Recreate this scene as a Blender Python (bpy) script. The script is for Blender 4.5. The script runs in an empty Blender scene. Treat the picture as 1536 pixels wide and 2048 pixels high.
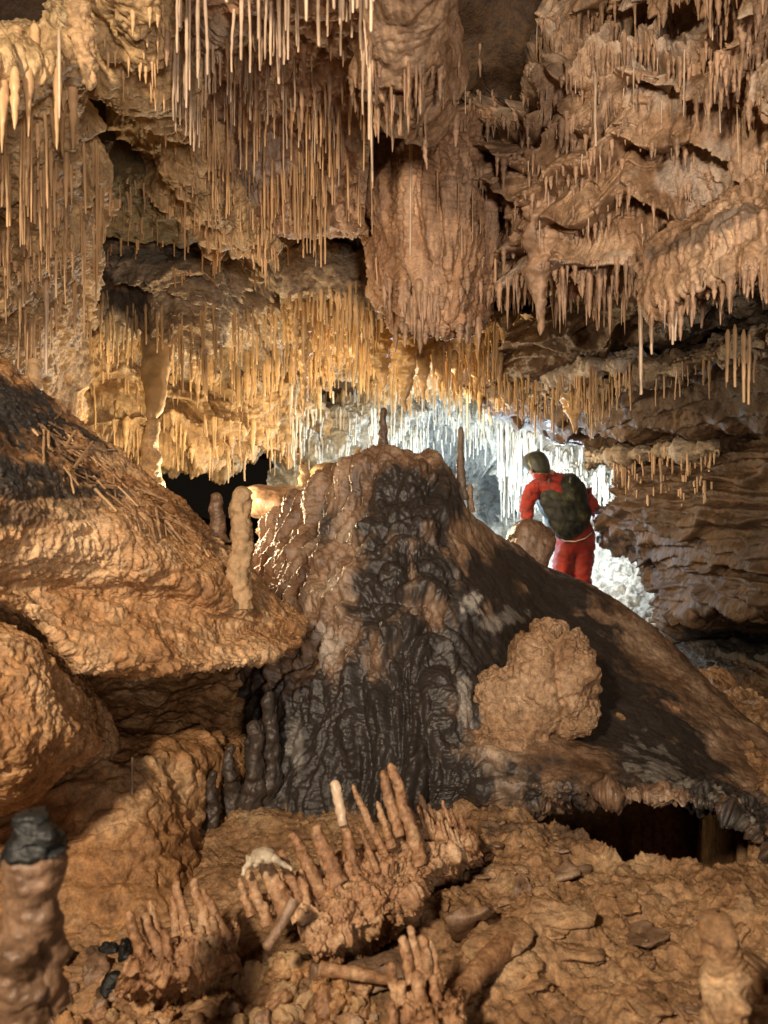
import bpy, bmesh, math, random
import numpy as np
from mathutils import Vector, Matrix
random.seed(7); rng = np.random.default_rng(7)
S = bpy.context.scene; C = S.collection
CAM = np.array([0.0, 0.0, 1.5]); FPX = 1500.0

def at(px, py, Y):
    return np.array([(px-768)/FPX*Y, Y, CAM[2]+(1024-py)/FPX*Y])
def pix(P):
    P = np.asarray(P); return np.stack([768+FPX*P[:,0]/P[:,1], 1024-FPX*(P[:,2]-CAM[2])/P[:,1]], 1)

# ------------------------------------------------------------------ noise
_g = np.array([[1,1,0],[-1,1,0],[1,-1,0],[-1,-1,0],[1,0,1],[-1,0,1],[1,0,-1],[-1,0,-1],
               [0,1,1],[0,-1,1],[0,1,-1],[0,-1,-1],[1,1,0],[-1,1,0],[0,-1,1],[0,-1,-1]], np.float32)
def _hash(ix, iy, iz):                             # uint32, wraps around
    h = (ix*np.uint32(73856093)) ^ (iy*np.uint32(19349663)) ^ (iz*np.uint32(83492791))
    h ^= h >> np.uint32(13); h *= np.uint32(1274126177); h ^= h >> np.uint32(16)
    return h
from concurrent.futures import ThreadPoolExecutor
_pool = ThreadPoolExecutor(4)
def chunked(fn, P, n=12288):
    P = np.asarray(P)
    if len(P) <= n: return fn(P)
    return np.concatenate(list(_pool.map(lambda i: fn(P[i:i+n]), range(0, len(P), n))))
def _gn(P):
    I = np.floor(P); f = (P-I).astype(np.float32); I = I.astype(np.int32).astype(np.uint32)
    w = f*f*f*(f*(f*6-15)+10); out = np.zeros(len(P), np.float32); one = np.uint32(1); x, y, z = f[:,0], f[:,1], f[:,2]
    for dx in (0,1):
        wx = w[:,0] if dx else 1-w[:,0]; jx = I[:,0]+np.uint32(dx); fx = x-np.float32(dx)
        for dy in (0,1):
            wxy = wx*(w[:,1] if dy else 1-w[:,1]); jy = I[:,1]+np.uint32(dy); fy = y-np.float32(dy)
            for dz in (0,1):
                g = _g[_hash(jx, jy, I[:,2]+np.uint32(dz)) & np.uint32(15)]
                out += wxy*(w[:,2] if dz else 1-w[:,2])*(g[:,0]*fx+g[:,1]*fy+g[:,2]*(z-np.float32(dz)))
    return out
def gn(P): return chunked(_gn, P)
def fbm(P, f, o=4, gain=.5, off=0.0):
    r = 0; a = 1.0
    for i in range(o):
        r = r + a*gn(P*f+off+i*17.3); f *= 2.03; a *= gain
    return r
def billow(P, f, o=3, gain=.5, off=0.0):
    r = 0; a = 1.0
    for i in range(o):
        r = r + a*np.abs(gn(P*f+off+i*11.7)); f *= 2.1; a *= gain
    return r
def _worley(Q):
    I = np.floor(Q).astype(np.int32); f = (Q-I).astype(np.float32); I = I.astype(np.uint32); best = np.full(len(Q), 9.0, np.float32)
    for dx in (-1,0,1):
        for dy in (-1,0,1):
            for dz in (-1,0,1):
                h = _hash(I[:,0]+np.uint32(dx & 0xffffffff), I[:,1]+np.uint32(dy & 0xffffffff), I[:,2]+np.uint32(dz & 0xffffffff))
                k = np.float32(1/1023.); m = np.uint32(1023)
                a = (h & m)*k+np.float32(dx)-f[:,0]; b = ((h >> np.uint32(10)) & m)*k+np.float32(dy)-f[:,1]; c = ((h >> np.uint32(20)) & m)*k+np.float32(dz)-f[:,2]
                best = np.minimum(best, (a*a+b*b+c*c).astype(np.float32))
    return np.sqrt(best)
def worley(P, f, off=0.0): return chunked(_worley, P*f+off)
def pop(P, f, off=0.0):
    d = worley(P, f, off); return np.sqrt(np.clip(1-(d/.8)**2, 0, 1))
def flutes(P, f, zf=.1, off=0.0, warp=.35, o=2):
    W = np.stack([gn(P*np.array([f*.35,f*.35,f*.18])+3.1+off), gn(P*np.array([f*.35,f*.35,f*.18])+9.7+off)], 1)
    Q = np.stack([P[:,0]*f+W[:,0]*warp*3, P[:,1]*f+W[:,1]*warp*3, P[:,2]*f*zf], 1)
    return billow(Q, 1.0, o, .5, off)
def tiers(P, per, lip=.12, off=0.0, wob=.9, lean=0.0):
    t = (P[:,2]+lean*P[:,0])/per + wob*fbm(P*np.array([1,1,.35]), .9/per*.35, 3, .6, off)
    fr = t-np.floor(t)
    up = (1-fr)**1.3
    return np.where(fr < lip, up*np.sin(fr/lip*math.pi/2), up)
def vein(P, f, off=0., sharp=.12):
    n = gn(P*f+off); return np.exp(-(n/sharp)**2)

# ------------------------------------------------------------------ mesh helpers
def mesh_np(name, V, F, mats, parent=None, smooth=True, midx=None):
    V = np.asarray(V, np.float32); F = np.asarray(F, np.int32)
    me = bpy.data.meshes.new(name); n, k = F.shape
    me.vertices.add(len(V)); me.vertices.foreach_set('co', V.ravel())
    me.loops.add(n*k); me.loops.foreach_set('vertex_index', F.ravel())
    me.polygons.add(n); me.polygons.foreach_set('loop_start', np.arange(0, n*k, k, dtype=np.int32))
    me.polygons.foreach_set('loop_total', np.full(n, k, np.int32))
    me.polygons.foreach_set('use_smooth', np.full(n, smooth, bool))
    for m in (mats if isinstance(mats, (list, tuple)) else [mats]): me.materials.append(m)
    if midx is not None: me.polygons.foreach_set('material_index', np.asarray(midx, np.int32))
    me.update(calc_edges=True); me.validate()
    o = bpy.data.objects.new(name, me); C.objects.link(o)
    if parent: o.parent = parent
    return o
def attr(o, name, vals):
    a = o.data.attributes.new(name, 'FLOAT', 'POINT'); a.data.foreach_set('value', np.asarray(vals, np.float32))
def tag(o, label=None, cat=None, group=None, kind=None):
    if label: o['label'] = label
    if cat: o['category'] = cat
    if group: o['group'] = group
    if kind: o['kind'] = kind
    return o
def empty(name, loc, label, cat, group=None):
    o = bpy.data.objects.new(name, None); C.objects.link(o); o.location = loc; o.empty_display_size = .05
    return tag(o, label, cat, group)
def grid_faces(nr, nc):
    i = np.arange(nr*nc).reshape(nr, nc)
    return np.stack([i[:-1,:-1], i[:-1,1:], i[1:,1:], i[1:,:-1]], -1).reshape(-1, 4)

def cr(A, ts):                                    # Catmull-Rom along axis 0
    n = len(A); A = np.concatenate([[2*A[0]-A[1]], A, [2*A[-1]-A[-2]]]); s = np.minimum(ts.astype(int), n-2); t = ts-s
    t = t.reshape((-1,)+(1,)*(A.ndim-1)); p0, p1, p2, p3 = A[s], A[s+1], A[s+2], A[s+3]
    return .5*((2*p1)+(-p0+p2)*t+(2*p0-5*p1+4*p2-p3)*t*t+(-p0+3*p1-3*p2+p3)*t**3)
def ts_for(W, step, dmin=1.2):                              # parameter samples per segment from the longest projected length
    out = []
    for k in range(len(W)-1):
        a, b = W[k].reshape(-1, 3), W[k+1].reshape(-1, 3); L = 0
        for u, v in zip(a, b):
            d = min(u[1], v[1]); L = max(L, np.linalg.norm(u-v)/max(d, dmin)*FPX)
        n = int(min(max(L/step, 3), 420)); out += list(k+np.arange(n)/n)
    return np.array(out+[len(W)-1.0])
PATCH = {}
def patch(name, rows, disp, mat, step=3.2, world=False, stain_shade=None, calcite=None, kind='structure', flip=None, dmin=1.2):
    W = np.array([[ (p if world else at(*p)) for p in r] for r in rows], float)
    tu = ts_for(W, step, dmin); tv = ts_for(W.transpose(1, 0, 2), step, dmin)
    G = cr(W, tu); G = cr(G.transpose(1, 0, 2), tv).transpose(1, 0, 2)
    nr, nc = G.shape[:2]
    du = np.gradient(G, axis=0); dv = np.gradient(G, axis=1); N = np.cross(du, dv).reshape(-1, 3)
    N /= np.linalg.norm(N, axis=1)[:,None]+1e-9; P = G.reshape(-1, 3)
    mid = W[len(W)//2].mean(0) if flip is None else None
    s = np.sign((N*(CAM-P)).sum(1).mean()); N *= s
    d = disp(P, N)
    if isinstance(d, tuple): V = P + N*d[0][:,None] + d[1]
    else: V = P + N*d[:,None]
    F = grid_faces(nr, nc)
    if s > 0: F = F[:, ::-1]
    o = mesh_np(name, V, F, mat); tag(o, kind=kind)
    st = stain_shade(V) if stain_shade is not None else np.zeros(len(V)); attr(o, 'stain_shade', st)
    if calcite is not None: attr(o, 'calcite', calcite(V))
    Vg = V.reshape(nr, nc, 3); T = np.cross(np.gradient(Vg, axis=0), np.gradient(Vg, axis=1)).reshape(-1, 3)*s
    T /= np.linalg.norm(T, axis=1)[:,None]+1e-9; PATCH[name+('' if name not in PATCH else str(len(PATCH)))] = (V, T)
    return o, V, N
def blobmask(V, blobs, nf=3.0, amp=.35, seed=0.0, soft=.35):   # stains and painted recess shade as patches on the surface: (px,py,Y,rx,ry,rz,strength)
    n = fbm(V*np.array([1,1,.28]), nf, 5, .62, seed); m = np.zeros(len(V))
    for (px, py, Y, rx, ry, rz, k) in blobs:
        c = at(px, py, Y); d = np.sqrt((((V-c)/np.array([rx,ry,rz]))**2).sum(1))+n*amp*2
        m = np.maximum(m, k*np.clip((1.0+soft*.45-d)/soft, 0, 1))
    return m

# ------------------------------------------------------------------ materials
def nodes_mat(name):
    m = bpy.data.materials.new(name); m.use_nodes = True; nt = m.node_tree
    return m, nt, nt.nodes['Principled BSDF']
def ramp(nt, fac, stops, interp='LINEAR'):
    r = nt.nodes.new('ShaderNodeValToRGB'); r.color_ramp.interpolation = interp
    el = r.color_ramp.elements
    while len(el) < len(stops): el.new(.5)
    for e, (p, c) in zip(el, stops): e.position = p; e.color = (*c, 1)
    nt.links.new(fac, r.inputs['Fac']); return r.outputs['Color']
def noise(nt, scale, detail=6, rough=.6, vec=None, dist=0.0, stretch=None):
    n = nt.nodes.new('ShaderNodeTexNoise'); n.inputs['Scale'].default_value = scale; n.inputs['Detail'].default_value = detail
    n.inputs['Roughness'].default_value = rough; n.inputs['Distortion'].default_value = dist
    g = nt.nodes.new('ShaderNodeNewGeometry') if vec is None else None
    src = g.outputs['Position'] if g else vec
    if stretch:
        mp = nt.nodes.new('ShaderNodeMapping'); mp.inputs['Scale'].default_value = stretch
        nt.links.new(src, mp.inputs['Vector']); src = mp.outputs['Vector']
    nt.links.new(src, n.inputs['Vector']); return n.outputs['Fac']
def mix(nt, fac, a, b, mode='MIX'):
    m = nt.nodes.new('ShaderNodeMix'); m.data_type = 'RGBA'; m.blend_type = mode
    for s, v in ((m.inputs[0], fac), (m.inputs[6], a), (m.inputs[7], b)):
        if isinstance(v, (int, float)): s.default_value = v
        elif isinstance(v, tuple): s.default_value = (*v, 1)
        else: nt.links.new(v, s)
    return m.outputs[2]
def mathn(nt, op, a, b=0.0, clamp=False):
    m = nt.nodes.new('ShaderNodeMath'); m.operation = op; m.use_clamp = clamp
    for s, v in ((m.inputs[0], a), (m.inputs[1], b)):
        if isinstance(v, (int, float)): s.default_value = v
        else: nt.links.new(v, s)
    return m.outputs[0]
def rock_mat(name, c1, c2, c3, sc=3.0, bump=.6, bdist=.01, rough=(.45, .8), stretch=(1,1,1), stain_shade_col=(.03,.027,.025), veins=None, bsc=1.0, coat=0.0, spec=.5):
    m, nt, b = nodes_mat(name)
    big = noise(nt, sc, 5, .65, stretch=stretch, dist=.4)
    fine = noise(nt, sc*9, 6, .7, stretch=stretch)
    grit = noise(nt, sc*45, 4, .7)
    c = ramp(nt, big, [(.3, c1), (.5, c2), (.7, c3)])
    f = ramp(nt, fine, [(.34, (.45,.42,.39)), (.5, (1,1,1)), (.64, (1.45,1.42,1.36))])
    c = mix(nt, .85, c, f, 'MULTIPLY')
    g = ramp(nt, grit, [(.36, (.65,.63,.6)), (.64, (1.3,1.3,1.28))])
    c = mix(nt, .6, c, g, 'MULTIPLY')
    a = nt.nodes.new('ShaderNodeAttribute'); a.attribute_name = 'stain_shade'
    st = mathn(nt, 'MULTIPLY', a.outputs['Fac'], mathn(nt, 'ADD', mathn(nt, 'MULTIPLY', fine, .9), .6), True)
    c = mix(nt, st, c, stain_shade_col)
    a2 = nt.nodes.new('ShaderNodeAttribute'); a2.attribute_name = 'calcite'
    c = mix(nt, mathn(nt, 'MULTIPLY', a2.outputs['Fac'], mathn(nt, 'ADD', mathn(nt, 'MULTIPLY', grit, 1.6), -.1), True), c, (.60,.55,.48))
    nt.links.new(c, b.inputs['Base Color'])
    r = nt.nodes.new('ShaderNodeMapRange'); nt.links.new(fine, r.inputs[0]); r.inputs[1].default_value = .35; r.inputs[2].default_value = .65
    r.inputs[3].default_value = rough[0]*.8; r.inputs[4].default_value = rough[1]*.85; nt.links.new(r.outputs[0], b.inputs['Roughness'])
    b.inputs['Specular IOR Level'].default_value = spec
    h1 = noise(nt, 22*bsc, 7, .68, stretch=stretch, dist=.3); h2 = noise(nt, 95*bsc, 5, .7)
    h = mathn(nt, 'ADD', h1, mathn(nt, 'MULTIPLY', h2, .3))
    bp = nt.nodes.new('ShaderNodeBump'); bp.inputs['Strength'].default_value = bump; bp.inputs['Distance'].default_value = bdist*1.6
    nt.links.new(h, bp.inputs['Height']); nt.links.new(bp.outputs[0], b.inputs['Normal'])
    if coat: b.inputs['Coat Weight'].default_value = coat; b.inputs['Coat Roughness'].default_value = .25
    return m
def plain(name, col, rough=.6, var=.25, sc=20, bump=.3, bdist=.003, sss=0.0):
    m, nt, b = nodes_mat(name); n = noise(nt, sc, 5, .6)
    lo = tuple(x*(1-var) for x in col); hi = tuple(min(1, x*(1+var)) for x in col)
    nt.links.new(ramp(nt, n, [(.35, lo), (.65, hi)]), b.inputs['Base Color']); b.inputs['Roughness'].default_value = rough
    bp = nt.nodes.new('ShaderNodeBump'); bp.inputs['Strength'].default_value = bump; bp.inputs['Distance'].default_value = bdist
    nt.links.new(noise(nt, sc*4, 4, .7), bp.inputs['Height']); nt.links.new(bp.outputs[0], b.inputs['Normal'])
    if sss: b.inputs['Subsurface Weight'].default_value = sss; b.inputs['Subsurface Radius'].default_value = (.02,.01,.005)
    return m
M = {}
M['ochre']  = rock_mat('ochre_flowstone', (.19,.088,.034), (.40,.213,.092), (.66,.45,.26), 3.2, .7, .012, (.38,.75))
M['brown']  = rock_mat('brown_flowstone', (.20,.105,.055), (.34,.195,.11), (.50,.33,.215), 3.0, .6, .010, (.42,.8), (1,1,.35))
M['tier']   = rock_mat('rosy_flowstone', (.17,.095,.05), (.33,.205,.12), (.54,.385,.26), 3.5, .6, .009, (.42,.8), (1,1,.5))
M['gold']   = rock_mat('golden_rock', (.28,.17,.07), (.48,.33,.17), (.66,.52,.33), 1.6, .7, .02, (.5,.85), bsc=.5)
M['lime']   = rock_mat('grey_limestone', (.17,.12,.07), (.36,.28,.19), (.62,.54,.42), 1.8, .9, .02, (.6,.9), (1,1,2.2), bsc=.5)
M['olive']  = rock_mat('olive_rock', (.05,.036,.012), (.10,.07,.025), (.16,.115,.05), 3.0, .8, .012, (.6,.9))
M['dark']   = rock_mat('dark_brown_rock', (.045,.024,.011), (.09,.05,.024), (.16,.098,.052), 2.2, .7, .014, (.5,.85))
M['pale']   = rock_mat('pale_calcite', (.30,.28,.23), (.50,.48,.41), (.68,.66,.60), 1.6, .9, .03, (.45,.8), bsc=.4, stain_shade_col=(.07,.09,.10))
M['mound']  = rock_mat('mound_flowstone', (.11,.062,.036), (.25,.155,.097), (.46,.34,.24), 3.4, .42, .010, (.28,.62), (1,1,.4), stain_shade_col=(.040,.033,.029))
M['mud']    = rock_mat('mud_floor', (.20,.105,.045), (.37,.215,.108), (.52,.36,.21), 4.0, .9, .010, (.55,.9))
M['popcorn']= rock_mat('cave_coral', (.20,.11,.055), (.37,.225,.125), (.56,.39,.25), 5.0, .9, .012, (.55,.85))
M['broken'] = rock_mat('broken_calcite', (.17,.08,.038), (.36,.195,.10), (.60,.41,.25), 9.0, .8, .006, (.35,.7))
M['white']  = plain('white_calcite', (.50,.42,.31), .45, .35, 30, .6, .004, .2)
M['strawp'] = plain('pale_straw', (.50,.37,.26), .35, .35, 6, .3, .003)
M['straww'] = plain('warm_straw', (.52,.33,.17), .4, .3, 5, .3, .003)
M['strawo'] = plain('amber_straw', (.52,.35,.17), .4, .35, 4, .3, .004)
M['strawb'] = plain('bright_straw', (.64,.60,.50), .4, .25, 4, .3, .004)
M['tierst'] = plain('brown_stalactite', (.33,.205,.125), .45, .4, 14, .7, .006)
M['black']  = plain('dark_coating', (.012,.013,.013), .5, .6, 14, .6, .01)
M['tan']    = plain('tan_stalagmite', (.42,.27,.14), .5, .3, 20, .8, .008)
# ------------------------------------------------------------------ the cave shell (world metres), closing the void behind everything
def dr(s, a, o=6, off=0.):                         # broken bedrock
    return lambda P, N: a*(fbm(P, 1/s, o, .52, off) - .35*billow(P, 1.7/s, 4, .5, off+5))
def shellpatch(name, rows, mat, s=.9, a=.25, step=26): return patch(name, rows, dr(s, a), mat, step, world=True, dmin=3.5)
shellpatch('cave_ceiling', [[(x, y, (4.4 if y < 2.8 else 3.4-.12*(y-3))) for x in (-6,-3,0,3,6)] for y in (-2.5,.5,2.5,3.5,6,9,12)], M['dark'])
def zf(x, y):
    base = np.interp(y, [-3,1,2.2,3.2,4.2,4.7,6.2,7.2,8.6,11], [-1.2,-1.2,-1.2,-1.2,-.6,.34,.33,.42,.9,1.5])
    return base+.04*np.clip(x, -1, 1)
shellpatch('cave_ground', [[(x, y, zf(x, y)-.02) for x in (-6,-3,-1,.3,1.4,3,6)] for y in (-2.5,.2,3.2,4.2,4.7,5.4,6.4,7.4,8.6,10,12)], M['dark'], .6, .12)
shellpatch('cave_wall', [[(-3.6, y, z) for z in (-.5,1,2.2,3.6)] for y in (-2.5,1,4,7,12)], M['dark'])
shellpatch('cave_wall', [[(4.6, y, z) for z in (-.5,1,2.2,3.6)] for y in (-2.5,1,4,7,12)], M['dark'])
shellpatch('cave_wall', [[(x, -2.6, z) for z in (-.5,1,2.2,3.6)] for x in (-6,-2,2,6)], M['dark'], step=70)

# ------------------------------------------------------------------ foreground floor with its cavity
def polymask(x, y, poly, soft):
    inside = np.zeros(len(x), bool); dmin = np.full(len(x), 9.0); n = len(poly)
    for i in range(n):
        (x1, y1), (x2, y2) = poly[i], poly[(i+1) % n]
        c = ((y1 > y) != (y2 > y)) & (x < (x2-x1)*(y-y1)/(y2-y1+1e-12)+x1); inside ^= c
        t = np.clip(((x-x1)*(x2-x1)+(y-y1)*(y2-y1))/((x2-x1)**2+(y2-y1)**2), 0, 1)
        dmin = np.minimum(dmin, np.hypot(x-x1-t*(x2-x1), y-y1-t*(y2-y1)))
    sd = np.where(inside, dmin, -dmin); return np.clip(sd/soft*.5+.5, 0, 1)
def w2(px, py, Y): p = at(px, py, Y); return (p[0], p[1])
HOLE = [w2(1160,0,2.32), w2(1225,0,2.22), w2(1270,0,2.13), w2(1330,0,2.12), w2(1400,0,2.05), w2(1455,0,2.05), w2(1475,0,2.15), w2(1530,0,2.28), (1.75,4.15), (.1,4.15), (.12,2.66), (.5,2.5)]
def d_floor(P, N):
    m = polymask(P[:,0]+.03*fbm(P, 9, 3), P[:,1]+.03*fbm(P, 9, 3, off=4), HOLE, .05)
    pl = fbm(P*np.array([1,1,.6]), 3.2, 6, .55)+.02*fbm(P, 30, 2); q = pl*6; step = (np.floor(q)+np.clip((q-np.floor(q))*5, 0, 1))/6
    fl = np.where(P[:,0] > -.1, 1.0, .6); q2 = fbm(P, 9, 4, .6, 7.)*4; st2 = (np.floor(q2)+np.clip((q2-np.floor(q2))*6, 0, 1))/4
    d = .075*step*fl+.016*st2*fl+.005*fbm(P, 30, 4, .55)+.008*np.clip(fbm(P, 3, 3, .5, 9.)*3, 0, 1)*pop(P, 26)*fl - .008*vein(P, 5, 2., .03)
    dv = np.zeros_like(P); dv[:,2] = -1.7*m**1.3
    return d*(1-m), dv
fl = [[(-500,2900),(-100,2900),(250,2900),(520,2900),(800,2900),(1050,2900),(1300,2900),(1536,2900),(2100,2900)]]
floor_rows = []
for y in (.7, 1.1, 1.45, 1.7, 1.95, 2.2, 2.5, 2.9, 3.3, 3.8, 4.3):
    r = []
    for x in (-1.6,-.9,-.5,-.2,.1,.4,.7,1.0,1.4,1.9):
        z = .46 + .075*np.clip((x+.3)/.8, -1, 1) + .035*max(0, x-.6) - .03*max(0, 1.2-y)
        r.append((x, y, z))
    floor_rows.append(r)
patch('ground', floor_rows, d_floor, M['mud'], 3.6, world=True, dmin=2.0, stain_shade=lambda V: blobmask(V, [(1060,1600,2.3,.30,.18,.1,.55),(1330,1560,2.4,.3,.25,.2,.8),(900,1620,2.2,.18,.2,.1,.5),(700,1930,1.6,.15,.1,.1,.25)], 5))

# ------------------------------------------------------------------ central flowstone mound
MR = {
 'Z': [(540,1300,5.6),(600,1280,5.4),(680,1250,5.2),(750,1230,5.1),(830,1230,5.1),(880,1240,5.1),(930,1260,5.1),(1000,1290,5.2),(1100,1330,5.2),(1200,1400,5.2),(1330,1450,5.0),(1450,1530,4.7),(1536,1600,4.4),(1750,1740,4.0)],
 'A': [(520,1075,4.6),(590,1010,4.2),(652,950,3.9),(722,916,3.7),(850,912,3.7),(902,948,3.7),(935,1025,3.75),(1000,1080,3.95),(1100,1140,4.05),(1200,1190,4.05),(1330,1285,3.8),(1450,1395,3.5),(1536,1475,3.25),(1750,1640,2.9)],
 'B': [(500,1130,4.2),(570,1080,3.8),(650,1040,3.5),(740,1010,3.3),(830,1010,3.25),(895,1040,3.3),(955,1100,3.45),(1020,1140,3.6),(1110,1205,3.6),(1220,1265,3.5),(1330,1345,3.3),(1440,1445,3.05),(1530,1525,2.85),(1740,1700,2.6)],
 'C': [(500,1210,3.9),(570,1180,3.4),(640,1170,3.15),(740,1150,3.0),(830,1150,2.95),(895,1170,3.0),(950,1210,3.1),(1030,1250,3.2),(1120,1300,3.2),(1230,1370,3.1),(1330,1430,2.95),(1430,1510,2.75),(1520,1580,2.6),(1740,1740,2.4)],
 'D': [(470,1320,3.6),(540,1300,3.1),(630,1310,2.9),(740,1310,2.75),(830,1310,2.7),(900,1330,2.72),(960,1350,2.8),(1030,1380,2.88),(1120,1430,2.88),(1230,1470,2.78),(1320,1510,2.65),(1420,1560,2.5),(1500,1610,2.36),(1700,1740,2.2)],
 'E': [(430,1460,3.4),(500,1450,2.9),(600,1450,2.7),(720,1450,2.6),(820,1450,2.55),(900,1460,2.55),(970,1470,2.58),(1040,1480,2.6),(1120,1505,2.56),(1220,1530,2.48),(1320,1550,2.4),(1400,1580,2.35),(1480,1620,2.22),(1660,1760,2.05)],
 'F': [(400,1640,3.2),(480,1640,2.8),(590,1660,2.6),(710,1650,2.5),(820,1620,2.45),(900,1600,2.45),(970,1590,2.42),(1040,1580,2.4),(1130,1585,2.34),(1220,1592,2.27),(1320,1600,2.2),(1400,1604,2.15),(1490,1650,2.05),(1620,1800,1.95)],
 'G': [(400,1800,3.3),(480,1800,2.9),(590,1800,2.7),(710,1800,2.6),(820,1780,2.55),(900,1740,2.6),(970,1700,2.6),(1040,1660,2.6),(1130,1600,2.6),(1220,1570,2.7),(1320,1560,2.7),(1400,1570,2.7),(1490,1600,2.6),(1620,1800,2.5)]}
def d_mound(P, N):
    q = pix(P); fx = 1/(1+np.exp((q[:,0]-(930+.12*(q[:,1]-1100)))/28.))     # fluted front on the left, smooth flank on the right
    lump = pop(P*np.array([1,1,.6]), 8.5, 2.)*.05 + pop(P*np.array([1,1,.55]), 17, 4.)*.022
    d = fx*(.11*flutes(P, 6.0, .13, 1., .4)+.026*flutes(P, 17, .07, 4., .3)+.006*flutes(P, 48, .2, 2., .3)+.55*lump+.045*fbm(P, 3.2, 4)+.006*fbm(P*np.array([1,1,2]), 50, 3)-.09)
    d = d+(1-fx)*(.035*fbm(P, 2.2, 4, .5, 3.)+.007*fbm(P*np.array([1,1,1]), 15, 4, .6))
    edge = np.clip((q[:,1]-1540)/60, 0, 1)*np.clip((q[:,0]-1020)/60, 0, 1)
    d = d+edge*(.05*fbm(P*np.array([1,1,.7]), 11, 5, .6))
    return d
def s_mound(V):
    q = pix(V)
    m = blobmask(V, [(1030,1135,3.6,.28,.6,.10,1),(1130,1185,3.6,.25,.6,.11,1),(960,1170,3.3,.16,.6,.12,.9),(1040,1230,3.3,.30,.6,.14,1),(1150,1290,3.2,.28,.6,.17,1),(1200,1380,3.0,.22,.6,.2,1),(1270,1450,2.8,.22,.6,.17,1),(1350,1520,2.6,.22,.6,.13,.97),(1430,1580,2.4,.12,.5,.08,.8),
        (800,1010,3.3,.20,.5,.15,.92),(880,1010,3.5,.12,.5,.12,.9),(770,1180,3.0,.11,.5,.25,.9),(880,1130,3.0,.11,.5,.22,.8),(700,1450,2.65,.34,.5,.20,.88),(860,1400,2.65,.18,.5,.28,.9),(600,1540,2.7,.25,.5,.22,.95),(940,1290,2.9,.16,.5,.24,.85),(780,1570,2.5,.5,.5,.12,.9),(650,1050,3.5,.07,.5,.10,.6),(500,1450,2.9,.12,.6,.3,.85)], 7, .34, soft=.75)
    return np.clip(m*1.5, 0, 1)
mo, MV, MN = patch('flowstone_mound', [MR[k] for k in 'ZABCDEFG'], d_mound, M['mound'], 2.8, stain_shade=s_mound, calcite=lambda V: blobmask(V, [(940,1205,3.1,.07,.3,.035,.8),(1010,1235,3.2,.13,.3,.03,.4),(925,1390,2.7,.03,.3,.09,.55),(590,1480,2.7,.03,.3,.06,.3),(650,1290,2.9,.05,.3,.06,.5),(660,1170,3.1,.04,.3,.05,.4),(1350,1560,2.4,.12,.3,.03,.4)], 12, .5), kind=None)

tag(mo, 'big brown flowstone mound streaked with black in the middle of the cave', 'rock formation')

# ------------------------------------------------------------------ left ledge block
LR = [
 [(-400,620,3.4),(-100,800,3.6),(60,950,3.8),(200,1050,3.9),(330,1120,3.9),(430,1190,3.8),(530,1260,3.7),(620,1330,3.6)],
 [(-400,470,2.3),(-100,650,2.5),(60,775,2.7),(200,885,2.85),(330,985,2.9),(430,1080,2.95),(520,1160,2.95),(610,1250,2.95)],
 [(-400,600,1.7),(-100,770,1.8),(60,890,2.0),(180,975,2.15),(310,1045,2.3),(400,1100,2.45),(510,1200,2.6),(605,1268,2.75)],
 [(-400,900,1.5),(-100,960,1.62),(60,1030,1.82),(180,1080,2.0),(310,1130,2.15),(410,1170,2.32),(510,1235,2.52),(602,1280,2.72)],
 [(-400,1130,1.55),(-100,1130,1.68),(60,1165,1.92),(180,1190,2.1),(310,1200,2.25),(410,1225,2.36),(510,1255,2.5),(600,1290,2.7)],
 [(-400,1180,1.55),(-100,1170,1.68),(70,1210,1.9),(175,1270,2.0),(320,1280,2.13),(430,1290,2.28),(520,1290,2.44),(598,1295,2.68)],
 [(-400,1225,1.6),(-100,1185,1.8),(85,1252,1.95),(170,1345,2.0),(330,1342,2.12),(440,1333,2.27),(530,1315,2.42),(590,1300,2.67)],
 [(-400,1215,2.0),(-100,1175,2.2),(85,1240,2.3),(170,1325,2.3),(330,1325,2.5),(440,1316,2.6),(530,1300,2.75),(590,1295,2.9)],
 [(-400,1200,2.6),(-100,1170,2.8),(85,1230,2.9),(170,1290,3.0),(330,1290,3.1),(440,1290,3.1),(530,1290,3.2),(590,1290,3.2)]]
def d_ledge(P, N):
    up = np.clip(N[:,2]*1.6-.3, 0, 1)
    q = pix(P); band = np.exp(-((q[:,1]-(1095+.12*(q[:,0]-150)))/55.)**2)*(q[:,0] < 420)
    face = .022*fbm(P*np.array([1,1,1.6]), 4, 6, .58)+.005*pop(P, 24, 1.)+.007*pop(P, 52, 3.)*(1-band)+.004*fbm(P, 80, 4, .6)-.012*vein(P*np.array([.5,.5,2.5]), 5, 2., .12)
    face = face+band*.016*flutes(P, 50, .25, 2.)
    knob = np.exp(-(((q[:,0]-425)/70)**2+((q[:,1]-1190)/75)**2)); face = face+knob*.03*pop(P, 21, 6.)
    top = .035*fbm(P, 5, 5, .6)+.012*np.abs(fbm(P*np.array([1,1,1]), 28, 4, .6))
    lip = np.exp(-((q[:,1]-1330)/18.)**2)*(q[:,0] > 130)*(q[:,0] < 600)
    return face*(1-up)+top*up+lip*.02*fbm(P, 30, 3, .6)
lo, LV, LN = patch('rock_ledge', LR, d_ledge, M['ochre'], 2.9, kind=None,
    stain_shade=lambda V: blobmask(V, [(0,860,2.1,.16,.7,.15,.97),(-120,830,1.9,.25,.7,.25,.97),(60,960,2.0,.12,.7,.06,.95),(150,985,2.1,.09,.7,.028,.85),(20,780,2.6,.12,.7,.05,.95),(200,1010,2.2,.06,.5,.02,.5),(60,1030,1.9,.1,.4,.03,.6)], 8, .25))
tag(lo, 'thick ochre rock ledge jutting from the left over a black gap', 'rock formation')
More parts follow.
